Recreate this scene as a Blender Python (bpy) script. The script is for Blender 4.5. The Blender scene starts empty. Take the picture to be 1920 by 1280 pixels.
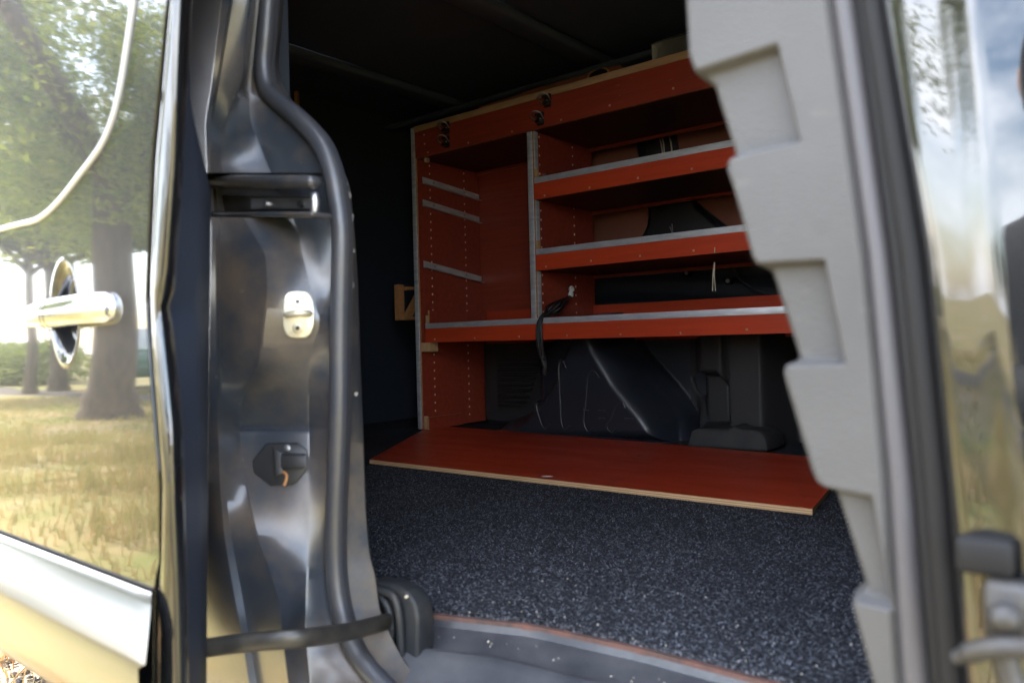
import bpy, bmesh, math, random
import numpy as np
from mathutils import Vector, Matrix, Quaternion
random.seed(7); rng = np.random.default_rng(7)
S = bpy.context.scene
COL = S.collection

# ------------------------------------------------------------------ camera
ROLL = 0.025
YAW = math.atan(1180 / 1450)
FWD = Vector((-math.sin(YAW), math.cos(YAW), 0)); R0 = Vector((math.cos(YAW), math.sin(YAW), 0)); ZU = Vector((0, 0, 1))
CR = R0 * math.cos(ROLL) - ZU * math.sin(ROLL); CU = ZU * math.cos(ROLL) + R0 * math.sin(ROLL)
CAM = Vector((0, 0, 0.35))
cd = bpy.data.cameras.new('camera_view'); cam = bpy.data.objects.new('camera_view', cd); COL.objects.link(cam)
cam.matrix_world = Matrix(((CR.x, CU.x, -FWD.x, CAM.x), (CR.y, CU.y, -FWD.y, CAM.y), (CR.z, CU.z, -FWD.z, CAM.z), (0, 0, 0, 1)))
cd.sensor_width = 36; cd.lens = 27.19; cd.clip_start = 0.02; cd.clip_end = 2000
cd.dof.use_dof = True; cd.dof.focus_distance = 2.35; cd.dof.aperture_fstop = 5.2
S.camera = cam

# ------------------------------------------------------------------ sky and sun
SUN_EL = math.radians(42); SUN_AZ = Vector((-0.985, 0.17)).normalized()
w = bpy.data.worlds.new('World'); S.world = w; w.use_nodes = True
nt = w.node_tree; bg = nt.nodes['Background']
sky = nt.nodes.new('ShaderNodeTexSky'); sky.sky_type = 'NISHITA'; sky.sun_disc = False
sky.sun_elevation = SUN_EL; sky.sun_rotation = math.atan2(SUN_AZ.x, SUN_AZ.y); sky.air_density = 1.0; sky.dust_density = 1.6
tc = nt.nodes.new('ShaderNodeTexCoord'); mp = nt.nodes.new('ShaderNodeMapping'); mp.inputs['Scale'].default_value = (1, 1, 2.2)
nz = nt.nodes.new('ShaderNodeTexNoise'); nz.inputs['Scale'].default_value = 2.6; nz.inputs['Detail'].default_value = 7; nz.inputs['Roughness'].default_value = 0.58
rp = nt.nodes.new('ShaderNodeValToRGB'); rp.color_ramp.elements[0].position = 0.40; rp.color_ramp.elements[1].position = 0.62
mx = nt.nodes.new('ShaderNodeMix'); mx.data_type = 'RGBA'; mx.inputs[7].default_value = (9.6, 10.0, 10.8, 1)
nt.links.new(tc.outputs['Generated'], mp.inputs[0]); nt.links.new(mp.outputs[0], nz.inputs['Vector']); nt.links.new(nz.outputs[0], rp.inputs[0])
nt.links.new(rp.outputs[0], mx.inputs[0]); nt.links.new(sky.outputs[0], mx.inputs[6]); nt.links.new(mx.outputs[2], bg.inputs[0])
bg.inputs[1].default_value = 0.15
sl = bpy.data.lights.new('sun', 'SUN'); so = bpy.data.objects.new('sun', sl); COL.objects.link(so)
sl.energy = 3.6; sl.angle = math.radians(0.55); sl.color = (1.0, 0.93, 0.82)
sdir = Vector((SUN_AZ.x * math.cos(SUN_EL), SUN_AZ.y * math.cos(SUN_EL), math.sin(SUN_EL)))
so.rotation_euler = sdir.to_track_quat('Z', 'Y').to_euler()
vs = S.view_settings; vs.view_transform = 'Standard'; vs.look = 'None'; vs.gamma = 1.0; vs.use_curve_mapping = False
vs.exposure = 3.38
S.cycles.max_bounces = 10; S.cycles.diffuse_bounces = 5; S.cycles.glossy_bounces = 6; S.cycles.transmission_bounces = 6
S.cycles.use_denoising = True; S.cycles.sample_clamp_indirect = 12; S.cycles.caustics_reflective = False

# ------------------------------------------------------------------ measuring helpers (points on real planes of the van)
def ray(px, py):
    return FWD + CR * ((px - 960) / 1450) + CU * ((640 - py) / 1450)
def at(px, py, ax, val):
    d = ray(px, py); t = (val - CAM[ax]) / d[ax]; return CAM + d * t
def atY(px, py, Y): return at(px, py, 1, Y)
def atX(px, py, X): return at(px, py, 0, X)
def atZ(px, py, Z): return at(px, py, 2, Z)
def proj(p):
    q = Vector(p) - CAM; z = q.dot(FWD); return 960 + 1450 * q.dot(CR) / z, 640 - 1450 * q.dot(CU) / z

# ------------------------------------------------------------------ materials
MATS = {}
def N(t, kind, **kw):
    n = t.nodes.new(kind)
    for k, v in kw.items():
        if k in n.inputs: n.inputs[k].default_value = v
        else: setattr(n, k, v)
    return n
def mat(name, col=(.5, .5, .5), rough=.5, metal=0, spec=.5, coat=0, col2=None, scale=20, thr=(.35, .65), bump=0, bscale=200, stretch=(1, 1, 1), rough2=None, trans=0, ior=1.5, coat_rough=.03, detail=5, coords='Object', coat_ior=1.5):
    m = bpy.data.materials.new(name); m.use_nodes = True; t = m.node_tree; b = t.nodes['Principled BSDF']
    b.inputs['Base Color'].default_value = (*col, 1); b.inputs['Roughness'].default_value = rough; b.inputs['Metallic'].default_value = metal
    b.inputs['Specular IOR Level'].default_value = spec; b.inputs['Coat Weight'].default_value = coat; b.inputs['Coat Roughness'].default_value = coat_rough; b.inputs['Coat IOR'].default_value = coat_ior
    b.inputs['Transmission Weight'].default_value = trans; b.inputs['IOR'].default_value = ior
    if col2 or bump or rough2 is not None:
        c = N(t, 'ShaderNodeTexCoord'); mpn = N(t, 'ShaderNodeMapping'); mpn.inputs['Scale'].default_value = stretch; t.links.new(c.outputs[coords], mpn.inputs[0])
    if col2 or rough2 is not None:
        n = N(t, 'ShaderNodeTexNoise', Scale=scale, Detail=detail, Roughness=.6); t.links.new(mpn.outputs[0], n.inputs['Vector'])
        r = N(t, 'ShaderNodeValToRGB'); r.color_ramp.elements[0].position, r.color_ramp.elements[1].position = thr
        t.links.new(n.outputs[0], r.inputs[0])
        if col2:
            mm = N(t, 'ShaderNodeMix', data_type='RGBA'); mm.inputs[6].default_value = (*col, 1); mm.inputs[7].default_value = (*col2, 1)
            t.links.new(r.outputs[0], mm.inputs[0]); t.links.new(mm.outputs[2], b.inputs['Base Color'])
        if rough2 is not None:
            mr = N(t, 'ShaderNodeMapRange'); mr.inputs[3].default_value = rough; mr.inputs[4].default_value = rough2
            t.links.new(r.outputs[0], mr.inputs[0]); t.links.new(mr.outputs[0], b.inputs['Roughness'])
    if bump:
        n2 = N(t, 'ShaderNodeTexNoise', Scale=bscale, Detail=4); t.links.new(mpn.outputs[0], n2.inputs['Vector'])
        bn = N(t, 'ShaderNodeBump', Strength=bump, Distance=.002); t.links.new(n2.outputs[0], bn.inputs['Height']); t.links.new(bn.outputs[0], b.inputs['Normal'])
    MATS[name] = m; return m
def wear(m, col, scale, lo, hi, rough=.8, stretch=(1, 1, 1)):
    """spots of another colour (chips, rust, dust) over an existing material"""
    t = m.node_tree; b = t.nodes['Principled BSDF']; inp = b.inputs['Base Color']
    c = N(t, 'ShaderNodeTexCoord'); mpn = N(t, 'ShaderNodeMapping'); mpn.inputs['Scale'].default_value = stretch; t.links.new(c.outputs['Object'], mpn.inputs[0])
    n = N(t, 'ShaderNodeTexNoise', Scale=scale, Detail=6, Roughness=.65); t.links.new(mpn.outputs[0], n.inputs['Vector'])
    r = N(t, 'ShaderNodeValToRGB'); r.color_ramp.elements[0].position = lo; r.color_ramp.elements[1].position = hi; t.links.new(n.outputs[0], r.inputs[0])
    mm = N(t, 'ShaderNodeMix', data_type='RGBA'); mm.inputs[7].default_value = (*col, 1); mm.inputs[6].default_value = inp.default_value
    if inp.is_linked: t.links.new(inp.links[0].from_socket, mm.inputs[6])
    t.links.new(r.outputs[0], mm.inputs[0]); t.links.new(mm.outputs[2], inp)
    ri = b.inputs['Roughness']; mr = N(t, 'ShaderNodeMix', data_type='FLOAT'); mr.inputs[2].default_value = ri.default_value; mr.inputs[3].default_value = rough
    if ri.is_linked: t.links.new(ri.links[0].from_socket, mr.inputs[2])
    t.links.new(r.outputs[0], mr.inputs[0]); t.links.new(mr.outputs[0], ri)
    return m

PAINT = mat('dark_metallic_paint', (.005, .0055, .007), .45, metal=.0, spec=.04, coat=1, coat_ior=1.68, coat_rough=.03, col2=(.007, .0075, .008), scale=3)
JAMB = mat('jamb_paint', (.024, .029, .038), .45, spec=.2, coat=1, coat_ior=1.52, coat_rough=.26, bump=.03, bscale=25, rough2=.55, scale=20)
wear(JAMB, (.075, .058, .046), 7, .46, .68, .7); wear(JAMB, (.11, .09, .07), 60, .66, .74, .8)
JAMB_IN = mat('chipped_flange_paint', (.03, .034, .042), .5, spec=.35, coat=.1, coat_rough=.3)
wear(JAMB_IN, (.085, .070, .056), 14, .42, .62, .85); wear(JAMB_IN, (.55, .53, .50), 55, .73, .74, .8); wear(JAMB_IN, (.35, .10, .025), 34, .72, .75, .9)
NAVY = mat('navy_shut_face', (.014, .020, .036), .5, spec=.4, col2=(.018, .024, .040), scale=6)
wear(NAVY, (.08, .08, .085), 26, .68, .74, .8)
INNER = mat('inner_body_paint', (.026, .031, .041), .38, spec=.45, rough2=.6, scale=8)
wear(INNER, (.10, .10, .10), 160, .78, .80, .9)
ARCH = mat('arch_paint', (.018, .022, .031), .42, spec=.5, coat=.8, coat_rough=.36)
wear(ARCH, (.12, .125, .13), 60, .70, .78, .9, (1, 1, 5))
LINING = mat('black_lining_plastic', (.03, .03, .032), .55, spec=.35, bump=.3, bscale=500)
RUBBER = mat('seal_rubber', (.034, .036, .044), .38, spec=.55, col2=(.05, .047, .045), scale=18, thr=(.45, .75), bump=.15, bscale=300)
BLACKR = mat('black_rubber', (.008, .008, .009), .6, spec=.18)
GREYTRIM = mat('grey_trim_plastic', (.056, .055, .056), .6, spec=.3, bump=.6, bscale=600, col2=(.043, .042, .042), scale=5)
wear(GREYTRIM, (.085, .083, .08), 30, .62, .74, .8, (1, 1, 4)); wear(GREYTRIM, (.035, .033, .031), 9, .58, .8, .8)
GREYBAND = mat('grey_band_plastic', (.05, .048, .054), .5, spec=.35)
SILL = mat('sill_plastic', (.040, .042, .050), .36, spec=.5, col2=(.085, .085, .092), scale=14, thr=(.4, .75), bump=.3, bscale=600)
wear(SILL, (.35, .33, .30), 90, .74, .76, .9)
BRACK = mat('bracket_plastic', (.015, .017, .020), .5, spec=.35, col2=(.045, .040, .036), scale=16, thr=(.5, .8), bump=.2, bscale=500)
wear(BRACK, (.3, .27, .22), 40, .74, .8, .9)
ARM = mat('arm_steel_black', (.02, .019, .018), .4, metal=.2, spec=.5, col2=(.06, .052, .042), scale=30, thr=(.4, .8))
CHROME = mat('handle_chrome', (.42, .43, .45), .16, metal=1)
STEEL = mat('steel', (.45, .45, .46), .35, metal=1, rough2=.5, scale=40)
STRIKER = mat('zinc_striker', (.62, .58, .45), .42, metal=.55, col2=(.38, .33, .22), scale=60, thr=(.5, .75))
wear(STRIKER, (.10, .05, .02), 70, .66, .72, .9)
ALU = mat('aluminium_strip', (.66, .68, .72), .42, metal=.5, col2=(.50, .52, .56), scale=16, stretch=(1, 1, 6), rough2=.5, bump=.1, bscale=120)
RED = mat('red_film_plywood', (.29, .043, .022), .33, spec=.5, col2=(.225, .034, .018), scale=7, stretch=(.6, 8, 8), rough2=.46, bump=.06, bscale=160)
wear(RED, (.40, .12, .07), 26, .63, .78, .7, (1, 3, 3))
REDL = mat('red_lip_plywood', (.50, .056, .018), .34, spec=.5, col2=(.41, .044, .014), scale=7, stretch=(.6, 8, 8), rough2=.46)
wear(REDL, (.5, .16, .09), 40, .64, .76, .7, (1, 3, 3))
UNDERSHADE = mat('brown_underside_shade', (.055, .014, .011), .45, spec=.35, col2=(.04, .010, .009), scale=10)  # dark brown puts the shade below the shelves into their colour
CEIL = mat('ceiling_paint', (.085, .105, .15), .5, spec=.4, col2=(.07, .09, .13), scale=3)
DSTEEL = mat('dull_latch_steel', (.05, .05, .053), .5, metal=.5, col2=(.03, .027, .024), scale=60)
REDB = mat('red_floor_plywood', (.54, .052, .017), .30, spec=.55, col2=(.45, .042, .014), scale=3, stretch=(1, 4, 4), rough2=.38)
wear(REDB, (.48, .20, .15), 20, .62, .74, .8)
HARD = mat('brown_hardboard', (.28, .11, .075), .65, spec=.25, col2=(.24, .09, .06), scale=6)
WOOD = mat('pale_wood', (.55, .37, .20), .6, spec=.3, col2=(.46, .29, .15), scale=9, stretch=(10, 10, 1))
WOODX = mat('ochre_wood', (.45, .22, .09), .6, spec=.3, col2=(.36, .17, .07), scale=9, stretch=(10, 1, 10))
def ply_edge():
    m = mat('plywood_edge', (.58, .38, .2), .65, spec=.25)
    t = m.node_tree; b = t.nodes['Principled BSDF']; c = N(t, 'ShaderNodeTexCoord'); wv = N(t, 'ShaderNodeTexWave', Scale=70.0, Distortion=.6); wv.bands_direction = 'Z'
    t.links.new(c.outputs['Object'], wv.inputs[0]); r = N(t, 'ShaderNodeValToRGB'); r.color_ramp.elements[0].color = (.34, .19, .085, 1); r.color_ramp.elements[1].color = (.62, .43, .25, 1)
    t.links.new(wv.outputs[0], r.inputs[0]); t.links.new(r.outputs[0], b.inputs[0]); return m
EDGE = ply_edge()
EDGE2 = mat('plywood_edge_dim', (.50, .27, .15), .65, spec=.25, col2=(.36, .17, .09), scale=60)
DOT = mat('drilled_hole_wood', (.85, .68, .56), .7)
SCREW = mat('screw_brass', (.62, .50, .36), .35, metal=.7)
CABLE = mat('black_cable', (.012, .012, .014), .45)
WHITEPL = mat('white_plastic', (.75, .74, .72), .45)
CLEAR = mat('clear_plastic', (.8, .82, .82), .12, trans=.9)
TWINE = mat('pale_twine', (.6, .55, .42), .8)
def carpet_mat():
    m = mat('charcoal_needle_felt', (.02, .022, .027), .95, spec=.1); t = m.node_tree; b = t.nodes['Principled BSDF']
    c = N(t, 'ShaderNodeTexCoord'); n = N(t, 'ShaderNodeTexNoise', Scale=250.0, Detail=3, Roughness=.7); t.links.new(c.outputs['Object'], n.inputs['Vector'])
    n2 = N(t, 'ShaderNodeTexNoise', Scale=3.0, Detail=4); t.links.new(c.outputs['Object'], n2.inputs['Vector'])
    r = N(t, 'ShaderNodeValToRGB'); e = r.color_ramp.elements; e[0].position = .40; e[0].color = (.010, .011, .014, 1); e[1].position = .68; e[1].color = (.19, .20, .235, 1)
    k = e.new(.54); k.color = (.045, .048, .06, 1)
    t.links.new(n.outputs[0], r.inputs[0]); mm = N(t, 'ShaderNodeMix', data_type='RGBA', blend_type='MULTIPLY'); mm.inputs[0].default_value = .85
    r2 = N(t, 'ShaderNodeValToRGB'); r2.color_ramp.elements[0].position = .3; r2.color_ramp.elements[1].position = .7; r2.color_ramp.elements[0].color = (.45, .45, .45, 1)
    t.links.new(n2.outputs[0], r2.inputs[0]); t.links.new(r.outputs[0], mm.inputs[6]); t.links.new(r2.outputs[0], mm.inputs[7]); t.links.new(mm.outputs[2], b.inputs[0])
    bn = N(t, 'ShaderNodeBump', Strength=.9, Distance=.003); t.links.new(n.outputs[0], bn.inputs['Height']); t.links.new(bn.outputs[0], b.inputs['Normal']); return m
CARPET = carpet_mat()
def fibre_mat(name, stops, trans=0.0, rough=.9):
    """colour varies strand by strand (random per island)"""
    m = mat(name, stops[0], rough, spec=.15); t = m.node_tree; b = t.nodes['Principled BSDF']
    g = N(t, 'ShaderNodeNewGeometry'); r = N(t, 'ShaderNodeValToRGB'); e = r.color_ramp.elements
    e[0].color = (*stops[0], 1); e[1].color = (*stops[-1], 1)
    for i, s in enumerate(stops[1:-1]): k = e.new((i + 1) / (len(stops) - 1)); k.color = (*s, 1)
    t.links.new(g.outputs['Random Per Island'], r.inputs[0]); t.links.new(r.outputs[0], b.inputs[0])
    if trans:
        tr = N(t, 'ShaderNodeBsdfTranslucent'); t.links.new(r.outputs[0], tr.inputs[0]); ms = N(t, 'ShaderNodeMixShader'); ms.inputs[0].default_value = trans
        o = t.nodes['Material Output']; t.links.new(b.outputs[0], ms.inputs[1]); t.links.new(tr.outputs[0], ms.inputs[2]); t.links.new(ms.outputs[0], o.inputs[0])
    return m
FELT = fibre_mat('felt_fibres', [(.010, .011, .014), (.025, .027, .034), (.075, .08, .098), (.33, .345, .40)])
LEAF = fibre_mat('tree_leaves', [(.10, .15, .02), (.18, .22, .035), (.29, .30, .06), (.14, .18, .03)], .5, .6)
LEAFD = fibre_mat('dark_tree_leaves', [(.035, .06, .02), (.06, .09, .025), (.09, .11, .03)], .35, .6)
HEDGE = fibre_mat('hedge_leaves', [(.12, .17, .03), (.19, .23, .05), (.24, .26, .07)], .35, .6)
GRASS = fibre_mat('dry_grass_blades', [(.44, .30, .13), (.38, .28, .11), (.25, .25, .07), (.48, .36, .18), (.17, .21, .05)], .3)
STRAW = fibre_mat('straw_and_leaf_litter', [(.45, .30, .13), (.36, .24, .10), (.40, .17, .04), (.50, .40, .22)], .1)
BARK = mat('tree_bark', (.15, .11, .08), .9, spec=.15, col2=(.075, .06, .05), scale=5, stretch=(3, 3, .6), bump=.9, bscale=14)
GROUND = mat('dry_meadow_soil', (.31, .23, .115), .95, spec=.1, col2=(.18, .19, .06), scale=1.1, thr=(.38, .62), bump=.6, bscale=60)
wear(GROUND, (.32, .26, .18), .5, .5, .62, .95)
GRAVEL = mat('gravel_road', (.09, .078, .07), .95, spec=.1, col2=(.15, .13, .115), scale=60, thr=(.4, .62), bump=1, bscale=140)
PEBBLE = fibre_mat('pebbles', [(.08, .07, .065), (.12, .105, .095), (.17, .15, .135), (.24, .21, .19)])
JACKET = mat('dark_jacket', (.02, .022, .028), .8); SKIN = mat('skin', (.55, .30, .20), .5); HAIR = mat('dark_hair', (.03, .02, .015), .6); TROUSER = mat('dark_trousers', (.03, .035, .05), .85)
GREENP = mat('green_car_paint', (.02, .10, .06), .3, coat=1); GLASS = mat('dark_window_glass', (.02, .025, .03), .05, spec=.8); TYRE = mat('tyre_rubber', (.02, .02, .02), .8); BLACKPL = mat('black_plastic', (.015, .015, .016), .45)

# ------------------------------------------------------------------ mesh helpers
def rootloc(p):
    v = Vector((0, 0, 0))
    while p is not None: v = v + p.location; p = p.parent
    return v
def link(name, me, mats, parent=None, smooth=False, origin=None):
    o = bpy.data.objects.new(name, me); COL.objects.link(o)
    if not me.materials:
        for m in (mats if isinstance(mats, (list, tuple)) else [mats]): me.materials.append(m)
    if smooth: me.shade_smooth()
    o.parent = parent; return o
def obj(name, V, F, mats, parent=None, smooth=False, mi=None, angle=None):
    off = rootloc(parent)
    me = bpy.data.meshes.new(name); me.from_pydata([tuple(Vector(v) - off) for v in V], [], [tuple(f) for f in F]); me.update()
    o = link(name, me, mats, parent, False)
    if mi is not None: me.polygons.foreach_set('material_index', mi)
    bm = bmesh.new(); bm.from_mesh(me); bmesh.ops.recalc_face_normals(bm, faces=bm.faces[:]); bm.to_mesh(me); bm.free()
    if smooth:
        me.shade_smooth()
        if angle: me.set_sharp_from_angle(angle=math.radians(angle))
    return o
def npobj(name, V, F, mats, parent=None, smooth=False):
    V = np.asarray(V, dtype=np.float32) - np.array(rootloc(parent), dtype=np.float32); F = np.asarray(F, dtype=np.int32); k = F.shape[1]
    me = bpy.data.meshes.new(name); me.vertices.add(len(V)); me.vertices.foreach_set('co', V.ravel())
    me.loops.add(F.size); me.loops.foreach_set('vertex_index', F.ravel()); me.polygons.add(len(F)); me.polygons.foreach_set('loop_start', np.arange(0, F.size, k, dtype=np.int32))
    me.update(calc_edges=True); me.validate()
    return link(name, me, mats, parent, smooth)
def empty(name, loc):
    o = bpy.data.objects.new(name, None); COL.objects.link(o); o.location = loc; o.empty_display_size = .1; return o
def tag(o, label=None, cat=None, group=None, kind=None):
    for k, v in (('label', label), ('category', cat), ('group', group), ('kind', kind)):
        if v: o[k] = v
    return o
BOXF = [(0, 3, 2, 1), (4, 5, 6, 7), (0, 1, 5, 4), (1, 2, 6, 5), (2, 3, 7, 6), (3, 0, 4, 7)]
def boxv(a, b):
    (x0, y0, z0), (x1, y1, z1) = a, b
    return [(x0, y0, z0), (x1, y0, z0), (x1, y1, z0), (x0, y1, z0), (x0, y0, z1), (x1, y0, z1), (x1, y1, z1), (x0, y1, z1)]
def bevelmesh(me, w, seg=2):
    bm = bmesh.new(); bm.from_mesh(me); bmesh.ops.bevel(bm, geom=bm.edges[:], offset=w, segments=seg, affect='EDGES', profile=.5, clamp_overlap=True); bm.to_mesh(me); bm.free()
def box(name, a, b, m, parent=None, bev=0, seg=2):
    o = obj(name, boxv(a, b), BOXF, m, parent)
    if bev: bevelmesh(o.data, bev, seg); o.data.shade_smooth(); o.data.set_sharp_from_angle(angle=math.radians(50))
    return o
def ply(name, a, b, thin, parent=None, m=RED, edge=EDGE2):
    o = obj(name, boxv(a, b), BOXF, [m, edge], parent)
    if thin == 2: o.data.materials.append(UNDERSHADE)
    for p in o.data.polygons: p.material_index = (2 if thin == 2 and p.normal[2] < -.7 else 0) if abs(p.normal[thin]) > .7 else 1  # downward faces of flat boards get the shade-darkened brown
    return o
def prism(name, poly, h0, h1, m, parent=None, axis=2, bev=0, seg=2, emat=None):
    """poly of 2-D points extruded along axis between h0 and h1"""
    def P(p, h): return (p[0], p[1], h) if axis == 2 else ((p[0], h, p[1]) if axis == 1 else (h, p[0], p[1]))
    n = len(poly); V = [P(p, h0) for p in poly] + [P(p, h1) for p in poly]
    F = [tuple(range(n)), tuple(range(n, 2 * n))] + [(i, (i + 1) % n, n + (i + 1) % n, n + i) for i in range(n)]
    o = obj(name, V, F, [m] + ([emat] if emat else []), parent)
    if emat:
        for p in o.data.polygons: p.material_index = 0 if abs(p.normal[axis]) > .7 else 1
    if bev: bevelmesh(o.data, bev, seg); o.data.shade_smooth(); o.data.set_sharp_from_angle(angle=math.radians(40))
    return o
def catmull(P, n=8):
    P = [Vector(p) for p in P]; out = []
    for i in range(len(P) - 1):
        p0, p1, p2, p3 = P[max(i - 1, 0)], P[i], P[i + 1], P[min(i + 2, len(P) - 1)]
        for k in range(n):
            t = k / n; out.append(.5 * ((2 * p1) + (p2 - p0) * t + (2 * p0 - 5 * p1 + 4 * p2 - p3) * t * t + (3 * p1 - p0 - 3 * p2 + p3) * t ** 3))
    return out + [P[-1]]
def tubevf(P, r, k=8, sx=1, sy=1, up=None):
    P = [Vector(p) for p in P]; V = []; F = []
    rr = r if hasattr(r, '__len__') else [r] * len(P); nrm = None
    for i, p in enumerate(P):
        t = (P[min(i + 1, len(P) - 1)] - P[max(i - 1, 0)]).normalized()
        if nrm is None or up is not None:
            nrm = Vector(up) if up is not None else (Vector((0, 0, 1)) if abs(t.z) < .9 else Vector((1, 0, 0)))
        nrm = (nrm - t * nrm.dot(t)).normalized(); b = t.cross(nrm)
        for j in range(k):
            a = 2 * math.pi * j / k; V.append(p + nrm * math.cos(a) * rr[i] * sx + b * math.sin(a) * rr[i] * sy)
    for i in range(len(P) - 1):
        for j in range(k): F.append((i * k + j, i * k + (j + 1) % k, (i + 1) * k + (j + 1) % k, (i + 1) * k + j))
    F += [tuple(range(k)), tuple(range((len(P) - 1) * k, len(P) * k))]
    return V, F
def tube(name, P, r, m, parent=None, k=8, sx=1, sy=1, up=None):
    V, F = tubevf(P, r, k, sx, sy, up); return obj(name, V, F, m, parent, smooth=True, angle=60)
def cylx(name, c, axis, r, h, m, parent=None, k=16, bev=0):
    a = Vector(axis).normalized(); c = Vector(c); return tube(name, [c - a * h / 2, c + a * h / 2], r, m, parent, k)
def loft(name, rows, m, parent=None, sub=0, closed=False):
    """rows: list of lists of points, same length"""
    V = [p for r in rows for p in r]; n = len(rows[0]); F = []
    for i in range(len(rows) - 1):
        for j in range(n - (0 if closed else 1)): F.append((i * n + j, i * n + (j + 1) % n, (i + 1) * n + (j + 1) % n, (i + 1) * n + j))
    o = obj(name, V, F, m, parent, smooth=True)
    if sub:
        md = o.modifiers.new('smooth', 'SUBSURF'); md.levels = md.render_levels = sub
    return o
def lerp(tab, y):
    """piecewise-linear table lookup: tab = [(y, value), ...]"""
    return float(np.interp(y, [t[0] for t in tab], [t[1] for t in tab]))
def sdf(px, pz, poly):
    """signed distance (inside negative) of arrays to a polygon"""
    P = np.asarray(poly, float); d = np.full(px.shape, 1e9); ins = np.zeros(px.shape, bool); n = len(P)
    for i in range(n):
        a, b = P[i], P[(i + 1) % n]; e = b - a; wx, wz = px - a[0], pz - a[1]
        t = np.clip((wx * e[0] + wz * e[1]) / (e @ e + 1e-12), 0, 1); d = np.minimum(d, np.hypot(wx - t * e[0], wz - t * e[1]))
        c = ((a[1] > pz) != (b[1] > pz)) & (px < (b[0] - a[0]) * (pz - a[1]) / (b[1] - a[1] + 1e-12) + a[0]); ins ^= c
    return np.where(ins, -d, d)
def sstep(x, a, b): t = np.clip((x - a) / (b - a), 0, 1); return t * t * (3 - 2 * t)
def gridfaces(nr, nc):
    i, j = np.meshgrid(np.arange(nr - 1), np.arange(nc - 1), indexing='ij'); a = (i * nc + j).ravel(); return np.stack([a, a + 1, a + nc + 1, a + nc], 1)
def relief(name, x0, x1, z0, z1, nx, nz, fn, m, parent=None):
    X, Z = np.meshgrid(np.linspace(x0, x1, nx), np.linspace(z0, z1, nz)); Y = fn(X, Z)
    return npobj(name, np.stack([X, Y, Z], -1).reshape(-1, 3), gridfaces(nz, nx), m, parent, True)
def polyY(pts, Y): return [(atY(a, b, Y).x, atY(a, b, Y).z) for a, b in pts]

GZ = -0.55
# ================================================================== the ground
g = obj('ground', [(-250, -250, GZ), (250, -250, GZ), (250, 250, GZ), (-250, 250, GZ)], [(0, 1, 2, 3)], GROUND); tag(g, 'dry yellow green meadow around the van', kind='structure')
def strip(name, y0, y1, z, m, x0=-60, x1=40, n=120, amp=.12, bend=0):
    V = []; F = []
    for i in range(n + 1):
        x = x0 + (x1 - x0) * i / n; a = amp * math.sin(x * 1.7) + amp * .6 * math.sin(x * 4.1 + 1); b = amp * math.sin(x * 1.3 + 2) + amp * .5 * math.sin(x * 5.3); c = bend * (x + 5) ** 2
        V += [(x, y0 + a + c, z), (x, y1 + b + c, z)]
    F = [(2 * i, 2 * i + 2, 2 * i + 3, 2 * i + 1) for i in range(n)]
    return obj(name, V, F, m)
tag(strip('gravel_road', .78, 4.6, GZ + .004, GRAVEL), 'grey gravel track under the van', kind='structure')
tag(strip('footpath', -6.6, -5.5, GZ + .004, GRAVEL, amp=.2), 'narrow grey path crossing the meadow', kind='structure')

def blades(name, n, xr, yr, hr, wr, m, dens=None, lean=.5, z=GZ):
    x = rng.uniform(*xr, n); y = rng.uniform(*yr, n)
    if dens is not None: k = rng.random(n) < dens(x, y); x, y = x[k], y[k]; n = len(x)
    h = rng.uniform(*hr, n); wd = rng.uniform(*wr, n); a = rng.uniform(0, 2 * np.pi, n); la = rng.uniform(0, 2 * np.pi, n); l = rng.uniform(.1, 1, n) * lean * h
    dx, dy = np.cos(a) * wd, np.sin(a) * wd; zz = np.full(n, z)
    A = np.stack([x - dx, y - dy, zz], 1); B = np.stack([x + dx, y + dy, zz], 1)
    Cc = np.stack([x + dx * .7 + np.cos(la) * l * .4, y + dy * .7 + np.sin(la) * l * .4, zz + h * .6], 1); D = np.stack([x - dx * .7 + np.cos(la) * l * .4, y - dy * .7 + np.sin(la) * l * .4, zz + h * .6], 1)
    T = np.stack([x + np.cos(la) * l, y + np.sin(la) * l, zz + h], 1); T2 = T + np.stack([dx * .2, dy * .2, dx * 0], 1)
    V = np.stack([A, B, Cc, D, T2, T], 1).reshape(-1, 3); b = np.arange(n)[:, None] * 6
    F = np.concatenate([b + np.array([[0, 1, 2, 3]]), b + np.array([[3, 2, 4, 5]])]); return npobj(name, V, F, m)
def patch(x, y): return np.sin(x * .9 + 1.3 * np.sin(y * .7)) * np.sin(y * 1.3 + .8 * np.sin(x * .5 + 2)) + .4 * np.sin(x * 2.7 + y * 1.9)
onpath = lambda x, y: (y > -6.6) & (y < -5.5)
GREENG = fibre_mat('green_grass_blades', [(.16, .19, .06), (.22, .23, .08), (.30, .27, .11), (.12, .17, .05)], .3)
tag(blades('dry_meadow_grass', 60000, (-17, 3), (-9.5, -.6), (.03, .10), (.003, .008), GRASS, lambda x, y: np.where(onpath(x, y), .03, np.clip(.55 - .5 * patch(x, y), .05, .95))), 'short straw coloured grass of the meadow, seen mirrored in the door', 'grass', kind='stuff')
tag(blades('green_meadow_grass', 45000, (-17, 3), (-9.5, -.6), (.02, .08), (.003, .008), GREENG, lambda x, y: np.where(onpath(x, y), .02, np.clip(.5 * patch(x, y) + .1, 0, .9))), 'green patches of short grass in the dry meadow', 'grass', kind='stuff')
tag(blades('tall_dry_grass', 16000, (-9, 1), (-2.6, -.9), (.08, .24), (.002, .005), GRASS, lambda x, y: (np.sin(x * 2.3) * np.sin(y * 3.1 + x) > -.1) * .9), 'tufts of tall straw coloured grass beside the van', 'grass', kind='stuff')
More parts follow.
